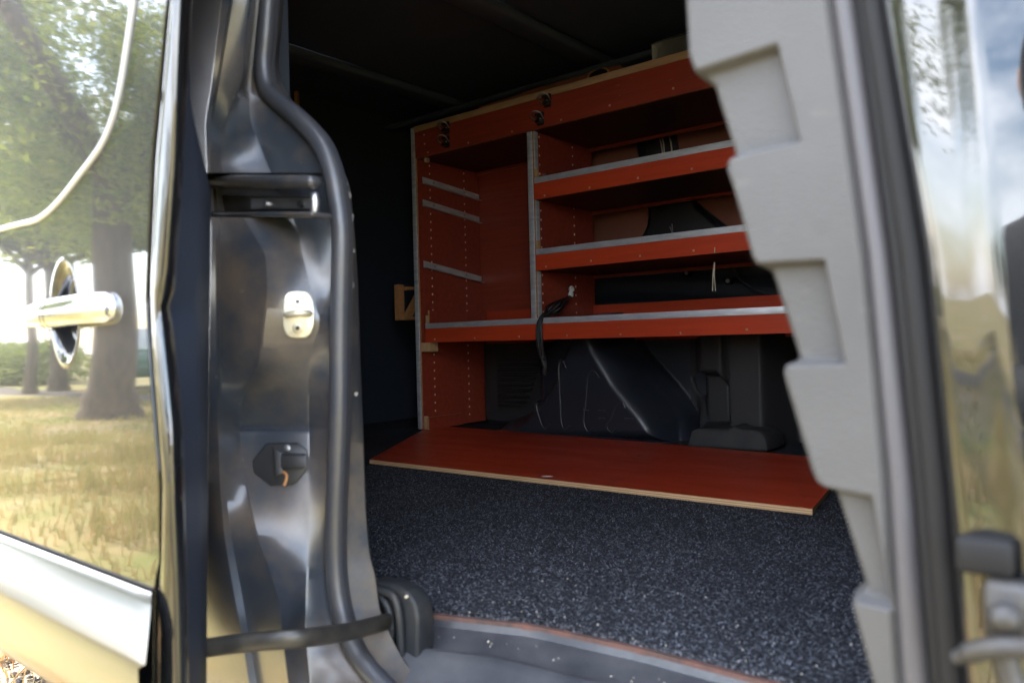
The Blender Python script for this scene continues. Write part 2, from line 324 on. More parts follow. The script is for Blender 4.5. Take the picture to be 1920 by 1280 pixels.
tag(blades('verge_grass', 7000, (-4.5, -.8), (.1, .95), (.03, .10), (.002, .004), STRAW, lambda x, y: .25 + .75 * (np.sin(x * 3.3 + 1) * np.sin(y * 9) > .1), lean=1.6), 'dry grass and straw along the gravel edge under the door', 'grass', kind='stuff')
def pebbles(name, n, xr, yr, sr):
    base = np.array([(1, 0, 0), (0, 1, 0), (-1, 0, 0), (0, -1, 0), (0, 0, .7), (0, 0, -.5)], float); fc = np.array([(0, 1, 4), (1, 2, 4), (2, 3, 4), (3, 0, 4), (1, 0, 5), (2, 1, 5), (3, 2, 5), (0, 3, 5)])
    s = rng.uniform(*sr, n); a = rng.uniform(0, 6.28, n); c, sn = np.cos(a), np.sin(a)
    V = base[None] * s[:, None, None] * rng.uniform(.7, 1.3, (n, 1, 3)); V = np.stack([V[..., 0] * c[:, None] - V[..., 1] * sn[:, None], V[..., 0] * sn[:, None] + V[..., 1] * c[:, None], V[..., 2]], -1)
    V += np.stack([rng.uniform(*xr, n), rng.uniform(*yr, n), np.full(n, GZ + .006)], 1)[:, None]
    return npobj(name, V.reshape(-1, 3), (fc[None] + (np.arange(n) * 6)[:, None, None]).reshape(-1, 3), PEBBLE)
tag(pebbles('loose_gravel', 6000, (-4.2, -1.2), (.7, 2.0), (.004, .014)), 'loose grey stones scattered on the gravel track', 'gravel', kind='stuff')
tag(blades('fallen_leaves', 300, (-4, -1.2), (.3, 1.6), (.012, .03), (.008, .016), STRAW, lean=2.2, z=GZ + .008), 'brown fallen leaves lying on the gravel', 'leaves', kind='stuff')

# ================================================================== trees and hedge behind the camera (mirrored in the paint)
def leafcloud(centers, n, r, size, droop=0):
    c = np.array(centers)[rng.integers(0, len(centers), n)]; d = rng.normal(size=(n, 3)); d /= np.linalg.norm(d, axis=1)[:, None]
    p = c[:, :3] + d * (rng.random(n) ** .5)[:, None] * r * c[:, 3:4]; p[:, 2] -= droop * rng.random(n) ** 2 * c[:, 3]
    s = rng.uniform(*size, n)[:, None]; u = rng.normal(size=(n, 3)); u[:, 2] -= .6 * (droop > 0); u /= np.linalg.norm(u, axis=1)[:, None]; v = np.cross(u, rng.normal(size=(n, 3))); v /= np.linalg.norm(v, axis=1)[:, None]
    V = np.stack([p - u * s, p + v * s * .38, p + u * s, p - v * s * .38], 1).reshape(-1, 3); return V, np.arange(4 * n).reshape(-1, 4)
def tree(loc, r, hbr, H, spread, nleaf, label, lean=(0, 0), leaf=LEAF, size=(.06, .13), droop=.8, nl=7, group=None, low=.55, clump=.33, ymax=99):
    e = empty('tree', (loc[0], loc[1], GZ)); base = Vector((loc[0], loc[1], GZ)); top = base + Vector((lean[0], lean[1], hbr))
    pts = catmull([base - Vector((0, 0, .1)), base + Vector((0, 0, .25)), base.lerp(top, .35) + Vector((.05, -.04, 0)), base.lerp(top, .7), top], 5); n = len(pts)
    rad = [r * (1.55 if i < 2 else 1.3 if i < 4 else 1.12 if i < 6 else 1.0 - .38 * i / n) for i in range(n)]
    tr = tube('trunk', pts, rad, BARK, e, 14)
    cl = []
    for i in range(nl):
        a = 2 * math.pi * i / nl + random.uniform(-.4, .4); el = random.uniform(.35, 1.1); L = spread * random.uniform(.7, 1.1)
        st = top - Vector((0, 0, random.uniform(0, hbr * .15))); tip = st + Vector((math.cos(a) * L * math.cos(el) * 1.25, math.sin(a) * L * math.cos(el) * 1.25, min(L * math.sin(el) + .2, H - hbr)))
        mid = st.lerp(tip, .5) + Vector((random.uniform(-.3, .3), random.uniform(-.3, .3), random.uniform(.1, .5)))
        P = catmull([st, mid, tip], 6); tube('limb', P, [r * .48 * (1 - .82 * k / len(P)) for k in range(len(P))], BARK, e, 8)
        for k in (5, 8, 10, 12):
            q = P[min(k, len(P) - 1)]; cl.append((q.x, q.y, q.z, random.uniform(.55, 1.1)))
            for _ in range(2):
                t2 = q + Vector((random.uniform(-1, 1), random.uniform(-1, 1), random.uniform(-.9, .7))) * spread * .33; cl.append((t2.x, t2.y, t2.z, random.uniform(.4, .95)))
                if _ == 0: tube('branch', [q, q.lerp(t2, .5) + Vector((0, 0, .12)), t2], [r * .1, r * .07, r * .025], BARK, e, 5)
    V, F = leafcloud(cl, nleaf, spread * clump, size, droop); V = V[: len(V)]; k = (V[:, 2].reshape(-1, 4).min(1) > GZ + low) & (V[:, 1].reshape(-1, 4).max(1) < loc[1] + ymax)
    npobj('crown', V, F[k], leaf, e); tag(e, label, 'tree', group); return e
def mirrored(px, d):                                               # a ground spot at depth d, as mirrored by the flat door skin (plane y = .34)
    u = (px - 960) / 1450; q = FWD + R0 * u; return (q.x * d, .68 - q.y * d)
tree(mirrored(205, 10.4), .33, 3.3, 8.0, 3.9, 75000, 'big leaning tree with thick grey trunk beside the meadow path, mirrored in the door', (.55, .15), size=(.03, .07), droop=1.7, nl=9, low=2.3, clump=.2, ymax=1.9)
tree(mirrored(55, 17), .13, 3.0, 6.5, 2.6, 9000, 'slim tree mirrored left of the door handle', (.1, 0), size=(.08, .16), low=3.2)
tree(mirrored(108, 18), .2, 3.2, 7, 3.0, 9000, 'middle tree between the slim tree and the big leaning one', (-.1, .1), size=(.08, .16), low=3.2)
for i, (x, y, H, r, lb) in enumerate([(-22, -52, 9, .25, 'round dark tree far across the meadow, directly beyond the path'), (-8, -56, 10, .28, 'tallest dark tree of the far tree row'), (4, -50, 8, .22, 'small dark tree at the right of the far tree row'), (16, -55, 9, .25, 'dark tree at the right end of the far tree row'), (-36, -54, 10, .3, 'dark tree at the left end of the far tree row')]):
    tree((x, y), r, 2.4, H, 3.4, 7000, lb, leaf=LEAFD, size=(.16, .3), droop=.4, group='trees in the far row', low=.8)
def hedge(x0, y0, x1, y1, h, w_, label, n=9000, leaf=HEDGE):
    e = empty('hedge', ((x0 + x1) / 2, (y0 + y1) / 2, GZ)); t = rng.random(n); a = rng.normal(size=(n, 3)) * np.array([w_ * .35, w_ * .35, .06])
    bump = 1 + .18 * np.sin(t * 23) + .1 * np.sin(t * 57)
    p = np.stack([x0 + (x1 - x0) * t, y0 + (y1 - y0) * t, GZ + rng.random(n) ** .7 * h * bump], 1) + a; p[:, 2] = np.maximum(p[:, 2], GZ + .03)
    s = rng.uniform(.06, .13, n)[:, None]; u = rng.normal(size=(n, 3)); u /= np.linalg.norm(u, axis=1)[:, None]; v = np.cross(u, rng.normal(size=(n, 3))); v /= np.linalg.norm(v, axis=1)[:, None]
    npobj('foliage', np.stack([p - u * s, p + v * s * .5, p + u * s, p - v * s * .5], 1).reshape(-1, 3), np.arange(4 * n).reshape(-1, 4), leaf, e)
    for k in range(6):
        f = (k + .5) / 6; q = Vector((x0 + (x1 - x0) * f, y0 + (y1 - y0) * f, GZ)); tube('stem', [q, q + Vector((.05, .03, h * .7))], [.03, .015], BARK, e, 6)
    tag(e, label, 'hedge'); return e
a = mirrored(-60, 24); b = mirrored(95, 22); hedge(*a, *b, 1.0, 1.6, 'light green hedge mirrored at the left edge of the door')
# ------------------------------------------------------------------ parked green car beyond the tree
def parked_car(cx, cy, rz):
    e = empty('parked_car', (cx, cy, GZ)); c, s = math.cos(rz), math.sin(rz)
    def T(p): return Vector((cx + p[0] * c - p[1] * s, cy + p[0] * s + p[1] * c, GZ + p[2]))
    prof = [(-2.0, .35), (-2.05, .62), (-1.9, .78), (-1.2, .86), (-.65, 1.34), (.7, 1.38), (1.45, .92), (1.95, .85), (2.05, .55), (2.0, .33)]
    rows = []
    for yy, k in ((-.82, .97), (-.8, 1.0), (-.6, 1.02), (.6, 1.02), (.8, 1.0), (.82, .97)):
        rows.append([T((p[0], yy * (1 if p[1] < 1 else .82), p[1] * k if p[1] > .6 else p[1])) for p in prof])
    o = loft('body', rows, GREENP, e); n = len(prof); bm = bmesh.new(); bm.from_mesh(o.data); bmesh.ops.holes_fill(bm, edges=bm.edges[:], sides=0); bmesh.ops.recalc_face_normals(bm, faces=bm.faces[:]); bm.to_mesh(o.data); bm.free()
    for sd in (-1, 1):
        for (xa, xb, xc, xd) in ((-.95, -.1, -.1, -.58), (-.02, 1.15, .66, -.02)):
            y0, y1 = sd * .825, sd * .70; q = [T((xa, y0, .93)), T((xb, y0, .93)), T((xc, y1, 1.30)), T((xd, y1, 1.30))]; off = T((0, sd * .02, 0)) - T((0, 0, 0)); obj('window', [p + off for p in q] + [p + off * .2 for p in q], BOXF, GLASS, e)
        for xw in (-1.3, 1.3):
            wh = cylx('wheel', T((xw, sd * .74, .31)), T((0, 1, 0)) - T((0, 0, 0)), .31, .2, TYRE, e, 20); cylx('rim', T((xw, sd * .80, .31)), T((0, 1, 0)) - T((0, 0, 0)), .19, .1, STEEL, wh, 14)
        cylx('headlight', T((2.02, sd * .6, .68)), T((1, 0, 0)) - T((0, 0, 0)), .09, .06, WHITEPL, e, 12)
    tag(e, 'green car parked behind the big tree trunk, mirrored in the door', 'car'); return e
cx, cy = mirrored(256, 18); parked_car(cx, cy, .43)

# ================================================================== the van
VAN = empty('cargo_van', (-1.2, 1.6, GZ)); tag(VAN, 'dark grey cargo van with its side door slid open, showing the black load space', 'van')
FX, BX = -2.72, .75          # ends of the load space
YW = 2.64                    # far side wall
ZC = 1.40                    # ceiling
# --- shell
box('roof_skin', (FX - .05, .42, ZC + .05), (BX + .05, YW + .16, ZC + .08), PAINT, VAN, .01)
cl = box('ceiling', (FX, .5, ZC), (BX, YW + .1, ZC + .03), CEIL, VAN)
for x in (-2.3, -1.55, -.75, .1): box('roof_rib', (x - .045, .66, ZC - .035), (x + .045, YW, ZC - .001), CEIL, cl, .012)
for y in (2.46, .74): box('roof_rail', (FX, y - .04, ZC - .06), (BX, y + .04, ZC - .037), CEIL, cl, .01)
fl = box('floor_pan', (FX, .80, -.06), (BX, YW, -.012), INNER, VAN)
bw = box('bulkhead', (BX, .5, -.06), (BX + .04, YW + .1, ZC + .04), INNER, VAN)
def rear_fn(Yv, Z):
    p1 = [(.85, 1.02), (1.25, 1.02), (1.32, .95), (1.32, .60), (1.25, .55), (.85, .55), (.80, .62), (.80, .95)]; p2 = [(p[0] + .72, p[1]) for p in p1]
    p3 = [(.8, .46), (1.33, .46), (1.33, .08), (.8, .08)]; p4 = [(p[0] + .72, p[1]) for p in p3]
    d = np.zeros_like(Yv)
    for p in (p1, p2, p3, p4): d -= .035 * (1 - sstep(sdf(Yv, Z, p), -.015, .02))
    d -= .02 * (1 - sstep(np.abs(Yv - 1.44), .006, .012)) ; return FX + .03 + d
Yg, Zg = np.meshgrid(np.linspace(.5, YW + .1, 170), np.linspace(-.06, ZC + .04, 120))
rw = npobj('rear_door_inner', np.stack([rear_fn(Yg, Zg), Yg, Zg], -1).reshape(-1, 3), gridfaces(120, 170), mat('rear_door_inner_paint', (.026, .032, .045), .38, spec=.5, rough2=.5, scale=6), VAN, True)
box('rear_door_skin', (FX - .06, .5, -.2), (FX - .03, YW + .1, ZC + .05), PAINT, VAN, .01)
for (px, py) in ((608, 168), (583, 165), (760, 190)):
    p = atX(px, py, FX + .04); cylx('bolt', p, (1, 0, 0), .009, .012, STEEL, rw, 10)
p = atX(561, 172, FX + .06); box('wood_slat', (FX + .035, p.y - .008, .95), (FX + .05, p.y + .008, p.z + .06), WOODX, rw, .002)
box('lower_bulk_panel', (FX + .03, 1.0, 0), (FX + .07, 2.1, .42), LINING, rw, .015)

# far side wall with pressed pillars, upper part
PIL = [polyY([(1190, 240), (1268, 240), (1292, 350), (1312, 372), (1372, 428), (1430, 480), (1150, 520), (1207, 445), (1217, 405), (1212, 380), (1193, 268)], 2.60)]
def wall_fn(X, Z):
    d = np.zeros_like(X)
    d -= .035 * (1 - sstep(np.abs(Z - .50 - .05 * np.sin(X * 3)), .02, .06)); d += .02 * (1 - sstep(np.abs(X + 2.0), .15, .18)) * sstep(Z, .5, .55)
    d += .03 * (1 - sstep(sdf(X, Z, [(-1.75, 1.3), (-.9, 1.3), (-.9, 1.17), (-1.75, 1.17)]), -.02, .02)); d += .03 * (1 - sstep(sdf(X, Z, [(-.75, 1.3), (.1, 1.3), (.1, 1.17), (-.75, 1.17)]), -.02, .02))
    return YW + d
fw = relief('far_side_wall', FX, BX, -.06, ZC + .03, 300, 140, wall_fn, INNER, VAN)
box('far_side_skin', (FX - .05, YW + .12, -.25), (BX + .05, YW + .15, ZC + .06), PAINT, VAN, .01)
def hard(name, pts): return prism(name, polyY(pts, 2.575), 2.570, 2.576, HARD, VAN, 1, emat=EDGE2)
hard('hardboard_panel', [(1080, 235), (1187, 235), (1193, 268), (1204, 330), (1214, 385), (1217, 405), (1213, 425), (1200, 452), (1170, 480), (1080, 500)])
hard('hardboard_panel', [(1267, 225), (1500, 190), (1520, 500), (1430, 478), (1370, 428), (1304, 376), (1290, 345), (1275, 285)])
bp = prism('body_pillar', polyY([(1205, 225), (1262, 225), (1285, 345), (1305, 392), (1370, 450), (1400, 500), (1225, 500), (1220, 400)], 2.565), 2.56, 2.63, LINING, VAN, 1, bev=.012)
for q in ((1217, 266, 9), (1237, 385, 10)):
    p = atY(q[0], q[1], 2.556); tube('hole_rim', [p + Vector((math.cos(t) * .022, 0, math.sin(t) * .022)) for t in np.linspace(0, 2 * math.pi, 17)], .004, LINING, bp, 6)
for pts in ([(1234, 250), (1243, 292)], [(1240, 250), (1246, 292)], [(1253, 250), (1260, 285)], [(1260, 420), (1259, 445)], [(1256, 425), (1262, 447)]):
    P = [atY(a_, b_, 2.552) for a_, b_ in pts]; tube('wiring', [P[0], P[0].lerp(P[1], .5) + Vector((.003, 0, 0)), P[1]], .0028, TWINE if pts[0][1] < 300 else STEEL, bp, 6)
for q in ((1367, 527), (1290, 512)):
    p = atY(q[0], q[1], 2.60); bo = cylx('grommet', p, (0, 1, 0), .014, .02, BLACKR, fw, 16); cylx('cap', p - Vector((0, .012, 0)), (0, 1, 0), .007, .006, STEEL, bo, 10)
tube('pipe', catmull([atY(1375, 505, 2.57), atY(1395, 530, 2.57), atY(1425, 548, 2.57), atY(1470, 560, 2.57)]), .006, INNER, fw, 8)

# --- wheel arch and lower linings
AY = 2.26
ARC = polyY([(915, 806), (926, 792), (958, 781), (985, 760), (1005, 732), (1023, 700), (1036, 664), (1048, 632), (1068, 590), (1105, 588), (1130, 648), (1165, 705), (1215, 765), (1235, 795), (1242, 840), (915, 840)], AY)
ARC2 = polyY([(1070, 600), (1120, 625), (1175, 672), (1230, 735), (1270, 790), (1292, 850), (1000, 850), (1000, 650)], 2.36)
def arch_fn(X, Z):
    rnd = lambda d, w_: np.sqrt(np.clip(1 - (1 - np.clip((.012 - d) / w_, 0, 1)) ** 2, 0, 1))
    d1 = sdf(X, Z, ARC); d2 = sdf(X, Z, ARC2)
    return np.minimum(2.53 - .15 * rnd(d2, .05), 2.55 - (2.55 - AY) * rnd(d1, .075))
ar = relief('wheel_arch', -2.2, -1.0, -.03, .48, 300, 140, arch_fn, ARCH, VAN)
def bead(pts): tube('pressed_bead', catmull([atY(a_, b_, AY + .004) for a_, b_ in pts], 6), .0055, ARCH, ar, 8)
bead([(1022, 756), (1014, 752), (1005, 757), (1010, 778), (1017, 798), (1026, 804), (1033, 795)])
bead([(1062, 690), (1055, 676), (1048, 684), (1050, 740), (1053, 792), (1062, 806), (1070, 798)])
bead([(1124, 708), (1114, 696), (1103, 706), (1099, 750), (1095, 792), (1104, 809), (1113, 801)])
bead([(1172, 765), (1166, 752), (1155, 760), (1146, 785), (1138, 800), (1148, 811), (1158, 802)])
for q in ((1098, 769, 14), (1128, 770, 18), (1128, 784, 16), (1180, 785, 20)):
    p = atY(q[0], q[1], AY - .001); box('scuff_ridge', (p.x - q[2] * .0008, p.y - .003, p.z - .0025), (p.x + q[2] * .0008, p.y + .004, p.z + .0025), ARCH, ar, .001)
box('arch_flange', (-1.93, AY - .02, 0), (-1.2, AY + .03, .012), ARCH, ar, .004)
lv = box('louvre_panel', (atY(915, 770, 2.5).x, 2.49, .02), (atY(1060, 660, 2.5).x, 2.5, .40), LINING, VAN)
for i in range(9):
    y_ = 680 + i * 9.6; p0 = atY(934, y_, 2.46); p1 = atY(1008 - i * 3.2, y_ - 1, 2.46); sl_ = box('slat', (p0.x, 2.455, p0.z - .004), (p1.x, 2.488, p0.z + .004), LINING, lv, .0015)
def lin_fn(X, Z):
    pk = polyY([(1262, 712), (1275, 700), (1330, 702), (1352, 725), (1362, 800), (1300, 800), (1285, 760), (1270, 735)], 2.36)
    Y = 2.40 + .055 * (1 - sstep(sdf(X, Z, pk), -.012, .012))
    cx_ = atY(1368, 700, 2.38).x; Y = Y - .05 * sstep(X, cx_ - .012, cx_ + .012) + .03 * (1 - sstep(np.abs(X - cx_ + .02), .004, .02))
    ex = atY(1432, 700, 2.36).x; Y = Y + .18 * sstep(X, ex - .01, ex + .05); Y = Y + .12 * (1 - sstep(X, -1.22, -1.14))
    return Y
ln = relief('side_lining', -1.24, -.35, 0, .40, 170, 90, lin_fn, LINING, VAN)
P = [atY(a_, b_, 2.27) for a_, b_ in ((1292, 838), (1300, 806), (1316, 801), (1368, 804), (1378, 796), (1388, 803), (1425, 805), (1438, 818), (1445, 846))]
prism('lower_moulding', [(p.x, max(p.z, .001)) for p in P], 2.25, 2.40, mat('dusty_grey_plastic', (.05, .05, .05), .75, spec=.25, col2=(.028, .028, .03), scale=12, bump=.3, bscale=300), VAN, 1, bev=.014, seg=3)

# --- near side wall (inner), header and side right of the opening
box('near_side_inner', (FX, .66, 0), (-.99, .70, ZC), INNER, VAN)
box('header_beam', (-.80, .52, 1.27), (BX, .72, ZC - .002), INNER, VAN, .01)
box('near_side_rear', (FX - .05, .505, -.2), (-.935, .54, ZC + .048), PAINT, VAN, .01)
box('front_side_inner', (.0, .56, -.05), (BX, .66, 1.27), INNER, VAN)
box('front_side_skin', (.24, .44, -.25), (BX + .05, .47, ZC + .04), PAINT, VAN, .01)
box('header_skin', (-.93, .47, 1.27), (BX, .515, ZC + .04), PAINT, VAN, .01)
box('sill_beam', (-.95, .50, -.24), (BX, .70, -.085), BLACKPL, VAN, .02)
box('underbody', (FX, .6, -.2), (BX, YW + .1, -.065), BLACKPL, VAN, .02)

# --- door pillar: stepped pressing lofted down its height
# table row: image row, then (column px, plane y) of each fold of the pressing
def prow(y):
    T = lambda *kv: lerp(kv, y)
    sl0 = T((-760, 442), (-120, 425), (0, 415), (160, 396), (230, 384), (320, 388), (430, 396), (700, 392), (1000, 389), (1300, 388))
    sl1 = T((-760, 457), (-120, 440), (0, 431), (160, 405), (230, 391), (320, 396), (430, 404), (660, 405), (900, 412), (1000, 420), (1120, 440), (1180, 452), (1300, 470))
    dk = T((-760, 463), (-120, 446), (0, 437), (160, 411), (230, 397), (320, 402), (430, 412), (660, 412), (900, 422), (1000, 432), (1120, 455), (1180, 465), (1300, 485))
    pl = T((-760, 494), (-120, 477), (0, 470), (160, 450), (230, 424), (310, 412), (430, 470), (475, 500), (550, 503), (600, 496), (650, 491), (690, 485), (740, 456), (780, 448), (860, 452), (940, 468), (1000, 481), (1060, 505), (1130, 527), (1180, 530), (1300, 545))
    pr = T((-760, 505), (-120, 488), (0, 484), (160, 468), (230, 472), (310, 500), (430, 560), (475, 566), (550, 585), (600, 599), (640, 590), (665, 580), (780, 577), (940, 580), (1060, 577), (1180, 574), (1300, 585))
    s = lerp(SEALX, y); fr = T((-760, 552), (-120, 535), (0, 531), (130, 520), (175, 536), (214, 567), (267, 620), (350, 656), (437, 664), (525, 670), (700, 676), (880, 683), (960, 686), (1040, 693), (1080, 704), (1145, 712), (1217, 745), (1300, 800))
    return sl0, sl1, dk, pl, pr, s, fr
SEALP = [(532, -760), (515, -120), (506, -40), (503, 0), (498, 70), (494, 120), (500, 165), (520, 190), (559, 222), (600, 268), (622, 320), (634, 380), (640, 437), (639, 525), (637, 620), (636, 760), (632, 880), (628, 974), (629, 1067), (640, 1145), (665, 1217), (709, 1274), (770, 1330)]
SEALX = [(b_, a_) for a_, b_ in SEALP]
def YP(y): return lerp(((-120, .530), (300, .530), (480, .528), (640, .528), (668, .530), (800, .552), (809, .546), (1180, .512), (1300, .508)), y)
rows = []
ys = [-120, -60, 0, 60, 110, 150, 190, 225, 260, 295, 316, 322, 330, 340, 365, 392, 402, 410, 430, 450, 466, 476, 486, 510, 545, 575, 600, 625, 645, 662, 690, 715, 740, 765, 790, 806, 812, 840, 880, 920, 960, 1000, 1040, 1080, 1120, 1160, 1200, 1250, 1300]
ys = sorted(set(list(range(-740, -110, 40)) + list(range(-110, 1301, 9)) + [318, 324, 330, 336, 396, 402, 408, 414, 802, 806, 810]))
def prow_s(y): return np.mean([prow(y + k) for k in (-14, -9, -5, 0, 5, 9, 14)], axis=0)
for y in ys:
    a0, a1, a2, p0, p1, s, fr = prow_s(y); inr = 1.0 if 328 < y < 404 else 0.0; up = 1 - lerp(((300, 0), (440, 1)), y)
    top = lerp(((440, .02), (470, .004), (486, 0), (1300, 0)), y) if y > 404 else 0
    d = .045 * inr
    yp = YP(y)
    gp = s - 12
    R = [(a0 - 60, .500), (a0 - 1, .500 + d), (a0 + 1, .498 + d), (a1, .503 + d), (a2, .512 + d), ((a2 * .35 + p0 * .65), .512 + (yp - .512) * .7 + d), (p0 - 2, yp - .0012 + d), (p0 + 1.5, yp + .0015 + d), ((p0 + p1) / 2, yp + .0255 + d), (p1 - 2, yp + .048 + d * .9),
         (p1 + 2, yp + .050 + d * .7), (p1 * .5 + gp * .5, yp * .5 + .325 + d * .2), (gp, .600), (s, .606), (s + 12, .608), (fr - 1, .640), (fr + 1, .646), (fr - 14, .70)]
    rows.append([atY(px, y, Y) for px, Y in R])
PI_ = loft('door_pillar', rows, JAMB, VAN); PI_.data.set_sharp_from_angle(angle=math.radians(34))
PI_.data.materials.append(JAMB_IN)
ncol = len(rows[0])
for i, p in enumerate(PI_.data.polygons):
    if i % (ncol - 1) >= 13: p.material_index = 1
# rubber seal with two lobes
SP = catmull([atY(a_, b_, .598) for a_, b_ in SEALP], 6)
se = tube('door_seal', SP, .0122, RUBBER, VAN, 12, 1, 1)
SP2 = catmull([atY(a_ + 10, b_, .606) for a_, b_ in SEALP], 6)
tube('seal_lip', SP2, .0085, RUBBER, se, 10)
V = []; F = []
for (px, py, a_, b_) in ((649, 345, 4, 7), (655, 366, 4, 8), (661, 408, 3, 9), (657, 520, 6, 9), (660, 533, 5, 11), (656, 600, 3, 4), (668, 738, 4, 4), (651, 745, 3, 6), (600, 252, 3, 4), (664, 470, 3, 5)):
    b0 = len(V); t0 = random.random() * 6; pts = [(px + a_ * math.cos(t) * random.uniform(.5, 1.1), py + b_ * math.sin(t) * random.uniform(.6, 1.1)) for t in np.linspace(0, 2 * math.pi, 9, endpoint=False)]
    for (qx, qy) in pts:
        sx_, fx_ = lerp(SEALX, qy) + 12, prow(qy)[6] - 1; V.append(atY(qx, qy, .608 + .032 * (qx - sx_) / (fx_ - sx_) - .0022))
    F.append(tuple(range(b0, b0 + 9)))
ch = obj('paint_chips', V, F, mat('bare_primer', (.42, .40, .37), .8), PI_); ch['kind'] = 'stuff'
# sliding rail end
rb = [atY(380, 352, .545), atY(596, 352, .575)]
def railbox(name, px0, px1, y0, y1, Y, th, m, bev=.002, par=None):
    p = [atY(px0, y0, Y), atY(px1, y0, Y), atY(px1, y1, Y), atY(px0, y1, Y)]; V = p + [q + Vector((0, th, 0)) for q in p]
    o = obj(name, V, BOXF, m, par or PI_); bevelmesh(o.data, bev, 3); o.data.shade_smooth(); o.data.set_sharp_from_angle(angle=math.radians(50)); return o
railbox('rail_cover', 372, 580, 326, 352, .530, .02, JAMB, .008)
railbox('rail_back', 372, 588, 366, 396, .562, .006, ARM, .001)
railbox('rail_lower_lip', 372, 584, 396, 406, .534, .03, JAMB, .003)
rp_ = railbox('rail_fixing_plate', 470, 582, 372, 392, .556, .006, STEEL, .001)
for px in (497, 564):
    p = atY(px, 382, .554); sc_ = cylx('rail_screw', p, (0, 1, 0), .0045, .004, BLACKPL if px > 520 else STEEL, rp_, 12)
tube('rail_end_stop', [atY(590, 364, .548), atY(591, 378, .546), atY(590, 400, .548)], [.005, .006, .005], STEEL, PI_, 10)
# striker and guide sit on the slanted face of the pressing
PN = Vector((.819, -.574, 0)).normalized()
def plp(px, py, off=0):
    r_ = prow(py); return atY(px, py, YP(py) + .003 + .045 * (px - r_[3]) / (r_[4] - r_[3])) + PN * off
def pprism(name, pts, o0, o1, m, par, bev=.0015, flat=None):
    n = len(pts); pc = (sum(p[0] for p in pts) / n, sum(p[1] for p in pts) / n)
    V = [plp(a_, b_, o0) for a_, b_ in pts] + [plp(a_, b_, o1) for a_, b_ in pts]; o = obj(name, V, [tuple(range(n)), tuple(range(n, 2 * n))] + [(i, (i + 1) % n, n + (i + 1) % n, n + i) for i in range(n)], m, par)
    bevelmesh(o.data, bev, 2); o.data.shade_smooth(); o.data.set_sharp_from_angle(angle=math.radians(40)); return o
def sq(c, h, e1=.55, e2=.7, n=28): return [(c[0] + h[0] * math.copysign(abs(math.cos(t)) ** e1, math.cos(t)), c[1] + h[1] * math.copysign(abs(math.sin(t)) ** e2, math.sin(t))) for t in np.linspace(0, 2 * math.pi, n, endpoint=False)]
st_ = pprism('striker', sq((559, 590), (29, 44)), -.003, .005, STRIKER, PI_)
for dy in (-24, 25):
    c_ = pprism('striker_bolt', sq((558, 590 + dy), (10, 10), 1, 1, 16), .004, .0075, STRIKER, st_, .0008); pprism('socket', sq((558, 590 + dy), (4.5, 4.5), 1, 1, 6), .0074, .0082, BLACKPL, c_, .0001)
tube('striker_loop', catmull([plp(538, 590, 0), plp(540, 590, .012), plp(559, 588, .018), plp(578, 588, .012), plp(580, 588, 0)], 5), .0040, STRIKER, st_, 10)
oc = pprism('guide_wedge', [(474, 862), (500, 830), (560, 829), (575, 842), (576, 875), (552, 906), (508, 909), (476, 884)], -.004, .006, BLACKPL, PI_, .002)
pprism('wedge_block', [(527, 848), (573, 848), (573, 872), (527, 872)], .006, .024, BLACKPL, oc); pprism('wedge_step', [(512, 836), (530, 846), (530, 884), (516, 892)], .006, .014, BLACKPL, oc)
pprism('wedge_screw', sq((538, 838), (6, 6), 1, 1, 12), .006, .009, STEEL, oc, .0005)
tube('grease_smear', catmull([plp(524, 880, .007), plp(536, 886, .007), plp(537, 896, .007), plp(533, 908, .006)], 5), .0018, WOODX, oc, 6)

# --- sill: stepped plastic plate, arm bracket and door arm
def sillrow(x):
    e = lerp(((-1.0, .70), (-.75, .712), (-.60, .764), (-.45, .778), (.8, .785)), x)
    return [(x, e + .03, -.012), (x, e - .001, -.012), (x, e - .004, -.020), (x, e - .03, -.028), (x, e - .052, -.031), (x, e - .058, -.0275), (x, e - .065, -.0275), (x, e - .074, -.034), (x, e - .11, -.052), (x, e - .15, -.072), (x, e - .17, -.095), (x, e - .20, -.14), (x, .49, -.15), (x, .48, -.2)]
sp = loft('sill_plate', [sillrow(x) for x in np.linspace(-.76, BX, 50)], SILL, VAN); sp.data.set_sharp_from_angle(angle=math.radians(38))
cz = [Vector((x, lerp(((-.75, .712), (-.60, .764), (-.45, .778), (.8, .785)), x) + .001, -.006)) for x in np.linspace(-.74, BX, 60)]
V = []; 
for c_ in cz: V += [c_ + Vector((0, -.002, -.007)), c_ + Vector((0, -.002, -.0005)), c_ + Vector((0, .006, -.0005)), c_ + Vector((0, .006, -.007))]
F = [(4 * i + j, 4 * i + (j + 1) % 4, 4 * i + 4 + (j + 1) % 4, 4 * i + 4 + j) for i in range(len(cz) - 1) for j in range(4)]
obj('floor_edge', V, F, mat('raw_ply_edge', (.15, .075, .06), .8, spec=.2, col2=(.07, .05, .045), scale=30), VAN)
bpt = [(672, 1120), (676, 1098), (700, 1087), (745, 1092), (780, 1105), (802, 1130), (808, 1165), (806, 1230), (800, 1300), (742, 1300), (735, 1285), (705, 1220), (685, 1180)]
bk = prism('arm_bracket', polyY([(672 + (a_ - 672) * .86, b_) for a_, b_ in bpt], .66), .655, .685, BRACK, VAN, 1, bev=.011, seg=3)
P = catmull([atY(674, 1102, .652), atY(712, 1106, .649), atY(738, 1118, .648), atY(748, 1150, .648), atY(752, 1200, .65), atY(755, 1300, .652)], 6)
V, F = tubevf(P, .0055, 8); obj('bracket_rib', V, F, BRACK, bk, True)
c_ = atY(718, 1168, .653); tube('bracket_socket', [c_ + Vector((math.cos(t) * .020, -.003, math.sin(t) * .034)) for t in np.linspace(0, 2 * math.pi, 25)], .005, BRACK, bk, 8)
